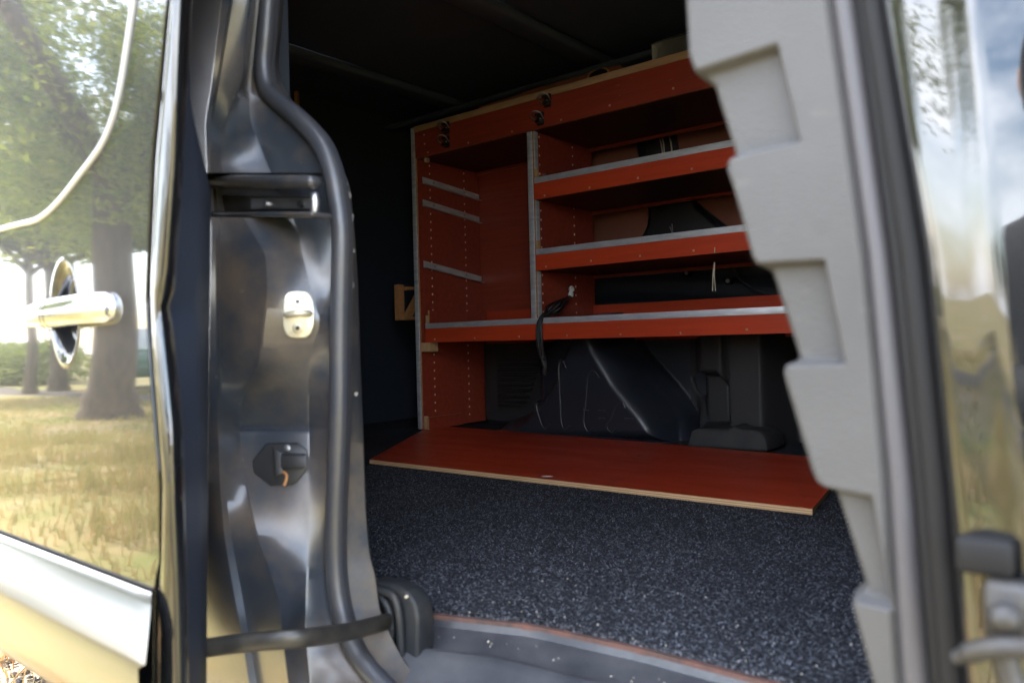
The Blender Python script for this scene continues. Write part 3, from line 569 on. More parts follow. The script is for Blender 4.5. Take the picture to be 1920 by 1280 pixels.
cylx('socket_bore', c_ + Vector((0, -.002, 0)), (0, 1, 0), .017, .007, BLACKR, bk, 20)
for q in ((742, 1132), (735, 1222), (762, 1118)):
    p = atY(q[0], q[1], .650); cylx('grit', p, (0, 1, 0), .0018, .003, TWINE, bk, 6)
AP = catmull([atY(738, 1160, .66), atY(700, 1172, .61), atY(640, 1186, .555), atY(560, 1196, .495), atY(470, 1203, .46), atY(385, 1214, .43), atY(340, 1222, .41)], 6)
tube('door_arm', AP, .0105, ARM, VAN, 12, 1.0, .55, up=(0, 0, 1))

# --- sliding door standing outside the body, left
DY = .34; HC = atY(122, 585, DY)
e_pr = [(-400, 340), (0, 312), (300, 282), (560, 272), (700, 280), (900, 297), (1050, 297), (1100, 287), (1300, 285)]
e_bl = [(-400, 352), (0, 322), (300, 293), (560, 281), (700, 289), (900, 305), (1100, 300), (1300, 300)]
e_br = [(-400, 385), (0, 360), (165, 351), (300, 344), (500, 331), (555, 327), (580, 316), (605, 324), (700, 333), (800, 342), (900, 346), (1050, 350), (1300, 354)]
def drow(z):
    y = proj((-.7, DY, z))[1]; by = .012 * (z - .35) ** 2
    xs = [atY(lerp(t, y), y, DY).x for t in (e_pr, e_bl, e_br)]; return xs, by, y
zs = np.unique(np.round(np.concatenate([np.linspace(0, 1.28, 90), np.linspace(HC.z - .068, HC.z + .068, 130)]), 5)); nz_ = len(zs)
XS = np.unique(np.round(np.concatenate([np.linspace(-1.95, -.80, 40), np.linspace(HC.x - .048, HC.x + .048, 100)]), 5)); nx_ = len(XS) + 12
V = []
for z in zs:
    (xr, xb, xe), by, y = drow(z)
    for x in list(XS) + list(-.80 + (xr + .80) * np.linspace(1 / 12, 1, 12)):
        ed = math.hypot((x - HC.x) / .035, (z - HC.z) / .053); dish = .013 * float(1 - sstep(np.array(ed), .55, 1.0)) if ed < 1 else 0
        rim = -.0012 * math.exp(-((ed - 1.05) / .045) ** 2); V.append((x, DY + by + dish + rim, z))
SD = npobj('sliding_door', V, gridfaces(nz_, nx_), PAINT, VAN, True)
tag(SD, 'open sliding door with glossy outer skin mirroring trees and dry grass')
rows = []
for z in np.linspace(-.04, 1.28, 90):
    (xr, xb, xe), by, y = drow(z); b_ = DY + by; k = lerp(((165, 0), (330, 1), (1300, 1.05)), y)
    c0, c1, c2 = (lerp(t, y) for t in (e_pr, e_bl, e_br))
    rr_ = [(c0 - 1, .001), (c0 + 3, .004), (c0 + 6, .0045), (c1, .0015), (c1 + 6, .0), (c1 * .55 + c2 * .45, .0025), (c2 - 14, .008), (c2 - 6, .013), (c2 - 1, .019), (c2 + 1, .027)]
    rr_ = [(atY(p_, y, b_ + d_).x, b_ + d_, z) for p_, d_ in rr_]; rows.append(rr_)
loft('door_edge', rows, PAINT, SD)
rows = []
for z in np.linspace(-.04, 1.28, 90):
    (xr, xb, xe), by, y = drow(z); b_ = DY + by; k = max(lerp(((150, .02), (165, .05), (330, 1), (1300, 1.05)), y), .02)
    A = Vector((atY(lerp(e_br, y) + 1, y, b_ + .026).x, b_ + .026, z)); px = lerp(((0, 352), (165, 353), (330, 395), (1300, 390)), y); B = atY(px, y, b_ + .028 + .052 * k); B.z = z
    rows.append([A, A.lerp(B, .5), B, B + Vector((-.12, .0, 0))])
loft('door_shut_face', rows, NAVY, SD)
box('door_inner_skin', (-1.95, DY + .085, -.04), (-.80, DY + .10, 1.28), NAVY, SD, .006)
box('door_lining', (-1.92, DY + .1005, .30), (-.84, DY + .106, 1.25), mat('beige_door_lining', (.42, .30, .25), .6), SD, .003)
# lower moulding
mz = [(.134, .338), (.132, .334), (.1265, .3305), (.0868, .312), (.081, .3105), (.055, .311), (.03, .314), (.012, .318), (.004, .324), (-.004, .330), (-.012, .345)]
z0 = atY(285, 1108, DY).z - .134
rows = []
for k in range(40):
    t = k / 39
    r_ = []
    for i, (z, y) in enumerate(mz):
        xend = atY(lerp(((0, 284), (2, 283), (4, 256), (10, 252)), i), 1130, y).x; r_.append((-1.95 + (xend + 1.95) * t, y, z + z0))
    rows.append(r_)
MOULD = mat('moulding_paint', (.018, .018, .019), .5, spec=.1, coat=1, coat_ior=1.75, coat_rough=.2)
mo = loft('lower_moulding', rows, MOULD, SD); mo.data.set_sharp_from_angle(angle=math.radians(70))
r_ = rows[-1]; obj('moulding_end', r_ + [(atY(262 if i_ > 2 else 288, 1130, DY + .003).x, DY + .003, p[2]) for i_, p in enumerate(r_)], [(i, i + 1, len(r_) + i + 1, len(r_) + i) for i in range(len(r_) - 1)], PAINT, SD, True)
tube('panel_gap', [(-1.95, DY + .0004, z0 + .1365), (rows[-1][0][0], DY + .0004, z0 + .1365)], .0014, BLACKR, SD, 8)
# pressed bead curving up the panel; its pale grey stands in for reflected sky
tube('window_bead', catmull([atY(a_, b_, DY + .001) for a_, b_ in ((-120, 452), (-40, 440), (0, 430), (40, 420), (75, 410), (110, 380), (150, 330), (190, 275), (212, 225), (226, 170), (236, 110), (245, 50), (252, 0), (258, -80), (264, -200), (268, -380), (262, -520), (240, -570), (150, -620), (0, -680), (-120, -720))], 6), .0036, mat('bead_sky_sheen', (.26, .265, .27), .4, coat=.5), SD, 8)
# handle
hz = HC.z - .004; hx0 = atY(42, 590, .337).x; hx1 = atY(209, 585, .337).x; rows = []
for t in np.linspace(0, 1, 26):
    x = hx0 + (hx1 - hx0) * t; rz_ = .0150 * min(1, (.22 + t * 1.6)) ** .6 * (1 if t < .97 else .86); rz_ *= (math.sqrt(max(0.02, 1 - ((t - .96) / .05) ** 2)) if t > .96 else 1); ry = rz_ * .5
    bow = -.006 * math.sin(math.pi * min(t * 1.02, 1)); c_ = Vector((x, DY - .013 + bow + (.010 * (1 - t / .25) if t < .25 else 0), hz + .004 * t)) + Vector((0, .016 * max(0, (t - .8) / .2) ** 2, 0))
    rows.append([c_ + Vector((0, math.cos(a_) * ry, math.sin(a_) * rz_)) for a_ in np.linspace(0, 2 * math.pi, 20, endpoint=False)])
hd = loft('handle', rows, CHROME, SD, closed=True); bm = bmesh.new(); bm.from_mesh(hd.data); bmesh.ops.holes_fill(bm, edges=bm.edges[:], sides=0); bmesh.ops.recalc_face_normals(bm, faces=bm.faces[:]); bm.to_mesh(hd.data); bm.free()
hxm = hx0 + (hx1 - hx0) * .52; tube('handle_seam', [Vector((hxm, DY - .0185 + math.cos(t) * .0095, hz + .002 + math.sin(t) * .018)) for t in np.linspace(0, 2 * math.pi, 21)], .0006, BLACKPL, hd, 6)
box('handle_stem', (hx1 - .075, DY - .012, hz - .008), (hx1 - .05, DY + .004, hz + .010), PAINT, hd, .004)

# --- right side: grey inner trim with stepped recesses, seals and outer door skin
TY = .47
LE = [(-2050, 1228), (-200, 1264), (0, 1269), (100, 1274), (128, 1284), (146, 1304), (152, 1312), (170, 1316), (288, 1352), (296, 1352), (304, 1347), (320, 1347), (345, 1356), (482, 1394), (494, 1402), (502, 1414), (508, 1421), (670, 1472), (680, 1468), (684, 1456), (700, 1453), (725, 1459), (890, 1508), (905, 1516), (914, 1530), (922, 1541), (1108, 1600), (1116, 1592), (1122, 1584), (1140, 1583), (1300, 1626), (1420, 1655)]
RE = [(-2050, 1420), (-200, 1533), (0, 1559), (480, 1626), (900, 1665), (1280, 1690), (1420, 1700)]
RECS = [[(1200, 172), (1313, 133), (1455, 86), (1497, 264), (1352, 296), (1200, 330)], [(1250, 512), (1420, 497), (1543, 490), (1581, 680), (1462, 682), (1250, 690)], [(1400, 900), (1538, 915), (1632, 934), (1668, 1140), (1592, 1122), (1400, 1122)]]
yy = np.concatenate([np.linspace(-2050, -210, 60), np.linspace(-200, 0, 30), np.linspace(3, 1280, 420), np.linspace(1290, 1420, 20)]); tt = np.concatenate([np.linspace(0, .12, 22), np.linspace(.125, 1, 90)])
PX = np.zeros((len(yy), len(tt))); PY = np.repeat(yy[:, None], len(tt), 1)
for i, y in enumerate(yy): PX[i] = lerp(LE, y) + (lerp(RE, y) - lerp(LE, y)) * tt
D = np.zeros_like(PX)
for Rc in RECS: D = np.maximum(D, .0105 * (1 - sstep(sdf(PX, PY, Rc), -8, 6)))
ledge = PX - PX[:, :1]; D += .030 * (1 - np.sqrt(np.clip(1 - ((26 - ledge) / 26).clip(0, 1) ** 2, 0, 1))); D += .006 * sstep(PX - np.array([lerp(RE, y) for y in yy])[:, None], -16, 0)
V = [atY(PX[i, j], PY[i, j], TY) for i in range(len(yy)) for j in range(len(tt))]
V = np.array([tuple(v) for v in V]); V[:, 1] += D.ravel()
TR = npobj('inner_trim', V, gridfaces(len(yy), len(tt)), GREYTRIM, VAN, True)
tag(TR, 'pale grey plastic trim with three stepped recesses at the right of the opening')
Lp = [atY(lerp(LE, y), y, TY) + Vector((0, .03, 0)) for y in yy[::6]]
loft('trim_return', [[p, p + Vector((.012, .05, 0)), p + Vector((.06, .10, 0))] for p in Lp], GREYBAND, TR)
C1 = [(-2050, 1475), (-200, 1590), (0, 1613), (480, 1675), (900, 1719), (1280, 1752), (1420, 1765)]; C2 = [(-2050, 1515), (-200, 1630), (0, 1656), (480, 1737), (900, 1779), (1280, 1811), (1420, 1822)]
rows = []
for y in np.linspace(-2050, 1420, 130):
    a_, b_ = lerp(RE, y), lerp(C1, y)
    rows.append([atY(a_ - 2, y, TY + .010), atY(a_ + 2, y, TY + .004), atY(a_ * .8 + b_ * .2, y, TY), atY(a_ * .5 + b_ * .5, y, TY), atY(a_ * .2 + b_ * .8, y, TY + .005), atY(b_, y, TY + .014), atY(b_ + 3, y, TY + .03)])
loft('trim_edge_band', rows, GREYBAND, VAN)
for k, (f, rr, yo) in enumerate(((.22, .0062, .008), (.62, .0075, .004))):
    tube('weather_seal', [atY(lerp(C1, y) * (1 - f) + lerp(C2, y) * f, y, TY + yo) for y in np.linspace(-2050, 1420, 110)], rr, BLACKR, VAN, 10)
rows = []; CRS = [(-2050, 1660), (-200, 1795), (0, 1812), (480, 1860), (900, 1900), (1280, 1935), (1420, 1948)]
for y in np.linspace(-2050, 1420, 110):
    a_, c_ = lerp(C2, y), lerp(CRS, y)
    xc = atY(c_, y, .445).x; zc = atY(c_, y, .445).z
    rows.append([atY(a_ - 8, y, .49), atY(a_ - 4, y, .468), atY(a_, y, .459), atY(a_ + 8, y, .4555), atY(a_ * .75 + c_ * .25, y, .4530), atY(a_ * .4 + c_ * .6, y, .4500), atY(c_ - 10, y, .4462), Vector((xc, .4448, zc)), Vector((xc + .006, .4445, zc)), Vector((xc + .06, .4440, zc)), Vector((xc + .25, .443, zc)), Vector((.40, .442, zc))])
RD = loft('front_door_skin', rows, PAINT, VAN)
a_ = atY(1797, 1064, .448); b_ = atY(1905, 1010, .448); box('rubber_buffer', (a_.x, .438, a_.z), (b_.x, .452, b_.z), BLACKR, RD, .003)
a_ = atY(1848, 1195, .44); b_ = atY(1935, 1092, .44); lp = box('latch_plate', (a_.x, .432, a_.z), (b_.x, .446, b_.z), DSTEEL, RD, .004)
bm = bmesh.new(); bmesh.ops.create_uvsphere(bm, u_segments=20, v_segments=12, radius=.0075); me = bpy.data.meshes.new('latch_knob'); bm.to_mesh(me); bm.free(); kn = link('latch_knob', me, DSTEEL, lp, True); kn.location = atY(1885, 1160, .425) - rootloc(lp)
tube('latch_lever', catmull([atY(1795, 1232, .425), atY(1830, 1220, .42), atY(1880, 1212, .418), atY(1960, 1215, .42)], 6), [.0035] * 4 + [.005] * 15, DSTEEL, lp, 12)
tube('latch_arm', catmull([atY(1880, 1212, .424), atY(1890, 1255, .424), atY(1905, 1300, .424)], 5), .006, DSTEEL, lp, 10)

# ================================================================== carpet
cp = [(x, lerp(((-.75, .714), (-.60, .766), (-.45, .780), (.8, .787)), x) + .004) for x in np.linspace(-.74, BX - .01, 40)] + [(BX - .01, YW - .02), (FX + .04, YW - .02), (FX + .04, .72), (-.80, .72)]
CPT = prism('floor_carpet', cp, -.010, 0, CARPET, None, 2); tag(CPT, 'charcoal speckled needle felt carpet covering the van floor', 'carpet')
n = 170000; x = rng.uniform(-1.75, -.05, n); y = rng.uniform(.72, 1.75, n); k = (y > np.interp(x, [-.75, -.6, -.45, .8], [.714, .768, .782, .79])) & (x + y * .45 > -1.45) & (x < .9 - y * .75) ; x, y = x[k], y[k]; n = len(x)
a_ = rng.uniform(0, 6.28, n); L = rng.uniform(.0012, .0030, n); wd = rng.uniform(.0003, .00065, n); ux, uy = np.cos(a_), np.sin(a_); h1 = rng.uniform(.0004, .0028, n); h2 = rng.uniform(.0004, .0028, n)
q = lambda s, t, h: np.stack([x + ux * L * s - uy * wd * t, y + uy * L * s + ux * wd * t, h], 1)
V = np.stack([q(-1, -1, h1), q(1, -1, h2), q(1, 1, h2), q(-1, 1, h1)], 1).reshape(-1, 3); fb = npobj('felt_fibres', V, np.arange(4 * n).reshape(-1, 4), FELT, CPT); fb['kind'] = 'stuff'

# ================================================================== floor board
fbp = [(-1.765, 1.492), (-.497, 1.512), (-.52, 1.66), (-.60, 2.15), (-1.20, 2.205), (-1.95, 2.245), (-2.19, 2.245), (-2.19, 2.13)]
FBD = prism('floor_board', fbp, .0025, .0145, REDB, None, 2, emat=EDGE); tag(FBD, 'red plywood board with pale cut edge lying on the carpet', 'board')
p = atZ(1026, 893, .0145)
bm = bmesh.new(); bmesh.ops.create_circle(bm, cap_ends=True, segments=14, radius=.016); me = bpy.data.meshes.new('worn_patch'); bm.to_mesh(me); bm.free()
wp = link('worn_patch', me, DOT, FBD); wp.location = Vector((p.x, p.y, .0152)); wp.scale = (1, .75, 1)

# ================================================================== shelving unit
SY, SB, TOPZ = 2.13, 2.50, 1.193
U = empty('shelving_unit', (-1.42, 2.3, .0146)); tag(U, 'red plywood shelving unit with aluminium edge strips along the far wall', 'shelving')
XL, XR = -2.206, -.62
bm = bmesh.new(); bmesh.ops.create_cone(bm, cap_ends=True, segments=10, radius1=.0042, radius2=.003, depth=.003); bmesh.ops.rotate(bm, verts=bm.verts[:], cent=(0, 0, 0), matrix=Matrix.Rotation(math.radians(90), 3, 'X')); SCM = bpy.data.meshes.new('screw'); bm.to_mesh(SCM); bm.free(); SCM.materials.append(SCREW)
def screw(px, py, Y, par):
    o = bpy.data.objects.new('screw', SCM); COL.objects.link(o); o.parent = par; o.location = atY(px, py, Y - .001) - rootloc(par)
sideL = ply('side_panel', (XL, SY, .0146), (XL + .015, SB, TOPZ + .008), 0, U)
box('edge_strip', (XL - .014, SY - .004, .0146), (XL + .008, SY - .0005, TOPZ + .006), ALU, sideL, .001); box('edge_strip', (XL - .014, SY - .0004, .0146), (XL - .011, SY + .02, TOPZ + .006), ALU, sideL, .0008)
DX = -1.628
div = ply('divider_panel', (DX, SY + .001, .425), (DX + .015, SB - .01, 1.073), 0, U)
box('edge_strip', (DX - .013, SY - .005, .418), (DX + .009, SY - .001, 1.073), ALU, div, .001); box('edge_strip', (DX + .0152, SY - .003, .418), (DX + .018, SY + .018, 1.073), ALU, div, .0008)
sideR = ply('side_panel', (XR, SY, .0146), (XR + .015, SB, TOPZ), 0, U)
# top tray
ft = ply('fascia', (XL + .018, SY - .012, 1.074), (XR + .015, SY, 1.193), 1, U)
box('edge_strip', (XL + .018, SY - .0155, 1.174), (XR + .015, SY - .0125, 1.1975), ALU if False else mat('wood_edge_strip', (.42, .27, .15), .55, spec=.35, col2=(.33, .21, .12), scale=14, stretch=(1, 8, 8)), ft, .001)
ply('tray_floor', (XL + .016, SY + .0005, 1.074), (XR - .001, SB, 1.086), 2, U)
ply('under_strip', (XL + .016, SB - .0245, 1.062), (XR - .001, SB - .0125, 1.0735), 1, U)
ply('tray_back', (XL + .016, SB - .012, 1.0865), (XR - .001, SB, 1.17), 1, U)
for q in ((802, 286), (878, 268), (960, 247), (1052, 225), (1143, 198), (1262, 166), (795, 253), (796, 270)): screw(q[0], q[1], SY - .012, ft)
# three lipped shelves
def shelf(x0, x1, zb, zt, scr, zk, name='shelf'):
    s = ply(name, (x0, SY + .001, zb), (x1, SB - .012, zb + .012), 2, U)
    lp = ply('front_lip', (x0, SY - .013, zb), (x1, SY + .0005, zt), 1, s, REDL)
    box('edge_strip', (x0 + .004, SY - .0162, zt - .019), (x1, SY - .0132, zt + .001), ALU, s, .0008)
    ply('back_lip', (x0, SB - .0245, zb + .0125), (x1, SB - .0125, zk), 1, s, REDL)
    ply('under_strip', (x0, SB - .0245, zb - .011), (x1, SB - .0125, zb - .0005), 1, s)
    ply('side_lip', (x0, SY + .004, zb + .0125), (x0 + .008, SB - .025, zk), 0, s)
    box('end_block', (x0 + .0005, SY - .011, zt + .0005), (x0 + .010, SY + .002, zt + .032), WOOD, s, .001)
    for q in scr: screw(q[0], q[1], SY - .013, s)
    return s
shelf(DX + .019, XR - .001, .834, .908, [(1021, 367), (1105, 352), (1196, 334), (1297, 317)], .862)
shelf(DX + .019, XR - .001, .591, .663, [(1024, 500), (1108, 489), (1200, 480), (1300, 470)], .62)
sc = shelf(XL + .05, XR - .001, .354, .427, [(815, 636), (890, 634), (973, 631), (1063, 629), (1163, 627), (1276, 624), (1400, 618)], 0.479)
p = atY(813, 652, SY + .01); box('corner_block', (XL + .0155, SY - .004, .318), (XL + .066, SY + .04, .3535), WOOD, U, .002)
p = atY(812, 795, SY); box('foot_block', (XL + .016, SY + .002, .0152), (XL + .030, SY + .012, .066), WOOD, U, .001)
ply('toe_lip', (XL + .0305, SY + .004, .0152), (XL + .042, SY + .20, .062), 0, U)
ply('back_panel', (XL + .016, SB - .009, .43), (DX - .001, SB - .001, 1.073), 1, U)
p = atY(800, 301, SY + .01); box('corner_block', (p.x - .008, SY + .002, 1.055), (p.x + .006, SY + .02, 1.0735), WOOD, U, .002)
# runners in the left bay
for (a0, a1) in (((792, 338), (897, 371)), ((792, 380), (898, 413)), ((794, 495), (902, 524))):
    X = XL + .0165; A = atX(*a0, X); B = atX(*a1, X); A = Vector((X, max(A.y, SY + .004), A.z)); h = .013
    V = [A + Vector((0, 0, -h)), B + Vector((0, 0, -h)), B + Vector((0, 0, h)), A + Vector((0, 0, h))]; V += [v + Vector((.003, 0, 0)) for v in V]
    rn = obj('runner', V, BOXF, ALU, U); V = [A + Vector((.0032, 0, -h)), B + Vector((.0032, 0, -h)), B + Vector((.019, 0, -h)), A + Vector((.019, 0, -h))]; V += [v - Vector((0, 0, .002)) for v in V]; obj('runner_ledge', V, BOXF, ALU, rn)
    for t in (.18, .72): cylx('rivet', A.lerp(B, t) + Vector((.004, 0, .002)), (1, 0, 0), .005, .003, STEEL, rn, 10)
# drilled peg holes
def holes(X, cols, z0, z1, par, skip=()):
    V = []; F = []
    for yc in cols:
        z = z0
        while z < z1:
            b0 = len(V); ck = [Vector((X, yc + .0032 * math.cos(t), z + .0040 * math.sin(t))) for t in np.linspace(0, 2 * math.pi, 8, endpoint=False)]; V += ck + [c_ + Vector((.0012, 0, 0)) for c_ in ck]
            F += [tuple(range(b0, b0 + 8)), tuple(range(b0 + 8, b0 + 16))] + [(b0 + i, b0 + (i + 1) % 8, b0 + 8 + (i + 1) % 8, b0 + 8 + i) for i in range(8)]; z += .032
    o = obj('peg_holes', V, F, DOT, par); o['kind'] = 'stuff'
holes(XL + .0152, (atX(811, 560, XL + .015).y, atX(875, 560, XL + .015).y), .05, .34, sideL); holes(XL + .0152, (atX(811, 560, XL + .015).y, atX(875, 560, XL + .015).y), .45, 1.06, sideL)
holes(DX + .0152, (atX(1015, 450, DX + .015).y, atX(1077, 450, DX + .015).y), .45, 1.06, div)
for (px, py) in ((1019, 328),):
    p = atX(px, py, DX + .016); cylx('shelf_pin', p, (1, 0, 0), .003, .02, STEEL, div, 8)
for (px, py) in ((817, 596), (882, 594), (825, 788)):
    p = atX(px, py, XL + .017); cylx('wing_bolt', p, (1, 0, 0), .006, .008, STEEL, sideL, 10)
# toggle latches on the fascia
def latch(px, py):
    p = atY(px, py, SY - .0125); k = 1.45; DS = MATS['dull_latch_steel']
    q = lambda a_, b_, c_: Vector((p.x + a_ * k, p.y + b_ * k, p.z + c_ * k))
    o = box('toggle_latch', q(-.010, -.002, -.016), q(.010, 0, .014), DS, U, .001)
    box('latch_lever', q(-.004, -.018, -.012), q(.009, -.0035, -.005), DS, o, .0015)
    tube('latch_bail', catmull([q(-.010, -.003, -.006), q(-.014, -.020, .004), q(0, -.026, .012), q(.012, -.018, .008), q(.010, -.003, -.002)], 5), .0026, STEEL, o, 7)
    tube('latch_roll', [q(-.011, -.006, .010), q(.011, -.006, .010)], .0055, DS, o, 10); cylx('rivet', q(0, -.003, -.001), (0, 1, 0), .004, .003, STEEL, o, 8)
for q in ((838, 240), (838, 266), (1027, 189), (1014, 223)): latch(*q)

# ================================================================== small things
# cables with white connector
cb = empty('cable_bundle', atY(1012, 600, SY - .02)); tag(cb, 'black cables with white plug hanging over the lowest shelf', 'cable')
con = atX(1070, 549, DX + .03)
o = tube('connector', [con + Vector((0, 0, -.014)), con + Vector((0, 0, -.004)), con + Vector((.002, 0, .004)), con + Vector((.004, 0, .016))], [.009, .011, .007, .008], WHITEPL, cb, 12)
tube('clip', [con + Vector((.004 + .009 * math.cos(t), 0, .012 + .010 * math.sin(t))) for t in np.linspace(-.6, 4.2, 14)], .0035, WHITEPL, o, 8)
yl = SY - .024
for k in range(6):
    j = lambda s: Vector((random.uniform(-s, s), random.uniform(-s, s), random.uniform(-s, s)))
    P = [con + Vector((0, -.002, -.012)) + j(.003), atY(1058 - 7 * k, 566 + 9 * (k % 3), 2.19) + j(.008), atY(1036 - 3 * k, 584 + 3 * (k % 2), 2.16) + j(.005), atY(1017, 594, SY - .012) + j(.003), atY(1008 + 1.5 * k, 606, yl) + j(.003), atY(1008 + k * 2, 640, yl) + j(.005), atY(1009 + 2 * k, 665, yl + .004) + j(.004)]
    if k > 1: P += [atY(1014 + 2 * k, 682, yl + .006), atY(1018 + k, 700, yl + .008)]
    tube('cord', catmull(P, 7), .0048 if k < 4 else .0034, CABLE, cb, 7)
for (a_, b_) in ((1009, 646), (1017, 668)):
    c0 = atY(a_, b_, yl); tube('cord_coil', [c0 + Vector((.009 * math.cos(t), .009 * math.sin(t), .012 - t * .0011)) for t in np.linspace(0, 22, 70)], .0018, CABLE, cb, 5)
for (a_, b_) in ((1018, 690), (1021, 692)):
    c0 = atY(a_, b_, yl); tube('plug_pin', [c0, c0 + Vector((.001, 0, -.02))], .0014, STEEL, cb, 6)
tw = empty('twine_end', atY(1340, 500, SY + .05)); tag(tw, 'two pale strands of twine hanging under the middle shelf', 'twine')
for dx in (0, 4): tube('strand', [atY(1339 + dx * .3, 492, SY + .02), atY(1337 + dx * .5, 515, SY + .03), atY(1336 + dx * 1.4, 545, SY + .04)], .0014, TWINE, tw, 6)
tube('strand', [atY(1340, 464, SY - .016), atY(1340, 474, SY - .0165)], .0017, TWINE, tw, 6)
# small wooden frame fixed to the rear end of the load space, beside the shelving
wf = empty('wooden_frame', atX(745, 600, -2.36)); tag(wf, 'small pine frame with diagonal brace left of the shelving unit', 'frame')
def stick(nm, p0, p1, w_=.010):
    A = atX(*p0, -2.36); B = atX(*p1, -2.36); d = (B - A).normalized(); s = Vector((0, -d.z, d.y)) * w_; t = Vector((.012, 0, 0))
    obj(nm, [A - s - t, A + s - t, B + s - t, B - s - t, A - s + t, A + s + t, B + s + t, B - s + t], BOXF, WOODX, wf)
stick('upright', (748, 534), (750, 600), .016); stick('brace', (762, 597), (800, 525), .013); stick('top_bar', (757, 541), (800, 541), .006); stick('bottom_bar', (757, 597), (800, 596), .006); stick('end_post', (800, 520), (802, 605), .012)
# things lying on the shelving unit's top tray
P = polyY([(900, 200), (975, 178), (1040, 148), (1090, 134), (1130, 122), (1150, 119), (1166, 124), (1176, 136), (1180, 170), (900, 235)], 2.44)
prism('tray_board', P, 2.43, 2.442, HARD, None, 1, bev=.002); tb = bpy.data.objects['tray_board']; tag(tb, 'brown rounded board standing in the top tray', 'board')
c_ = atY(1120, 138, 2.425); lo = [atY(1103, 150, 2.427), atY(1106, 138, 2.427), atY(1125, 128, 2.427), atY(1138, 130, 2.427), atY(1142, 140, 2.427)]; tube('hand_hole_rim', catmull(lo, 5), .004, WOODX, tb, 7)
prism('hand_hole', [(p.x, p.z) for p in lo], 2.4275, 2.4295, BLACKR, tb, 1)
# clear box
CBX = empty('clear_box', atY(1250, 100, 2.3)); tag(CBX, 'clear plastic box lying on top of the shelving unit', 'box')
x0 = atY(1222, 112, 2.25).x; zt = atY(1232, 82, 2.25).z
for nm, a_, b_ in (('front_wall', (x0, 2.25, 1.0865), (x0 + .35, 2.2525, zt)), ('back_wall', (x0, 2.42, 1.0865), (x0 + .35, 2.4225, zt)), ('end_wall', (x0, 2.2527, 1.0865), (x0 + .0025, 2.4198, zt)), ('end_wall', (x0 + .3475, 2.2527, 1.0865), (x0 + .35, 2.4198, zt)), ('lid', (x0 - .004, 2.246, zt + .0005), (x0 + .354, 2.4265, zt + .005))): box(nm, a_, b_, CLEAR, CBX, .0008)
# crumbs of leaf on the sill
lc = []
for (px, py) in ((930, 1186), (938, 1181), (1345, 1262)):
    p = atZ(px, py, -.024); lc.append(p)
V = []; F = []
for p in lc:
    b0 = len(V); V += [p + Vector((-.006, 0, 0)), p + Vector((0, -.004, .002)), p + Vector((.006, .001, .001)), p + Vector((0, .004, .004))]; F += [(b0, b0 + 1, b0 + 2), (b0, b0 + 2, b0 + 3)]
tag(obj('leaf_crumbs', V, F, STRAW), 'orange crumbs of dry leaf lying on the door sill', 'leaf litter', kind='stuff')

# grit trodden onto the sill and the carpet edge
n = 110; gx = rng.uniform(-.70, -.10, n); ge = np.interp(gx, [-.75, -.6, -.45, .8], [.712, .764, .778, .785]); on = rng.random(n) < .45
gy = np.where(on, ge - rng.uniform(.008, .048, n), ge + rng.uniform(.0, .30, n) ** 1.3); gzz = np.where(on, -.0245, .0015); gs = rng.uniform(.0007, .0016, n)
base = np.array([(1, 0, 0), (0, 1, 0), (-1, 0, 0), (0, -1, 0), (0, 0, .8), (0, 0, -.8)], float); fc = np.array([(0, 1, 4), (1, 2, 4), (2, 3, 4), (3, 0, 4), (1, 0, 5), (2, 1, 5), (3, 2, 5), (0, 3, 5)])
V = base[None] * gs[:, None, None] * rng.uniform(.6, 1.4, (n, 1, 3)) + np.stack([gx, gy, gzz], 1)[:, None]
tag(npobj('floor_grit', V.reshape(-1, 3), (fc[None] + (np.arange(n) * 6)[:, None, None]).reshape(-1, 3), TWINE), 'pale grit and crumbs along the carpet edge and sill', 'grit', kind='stuff')

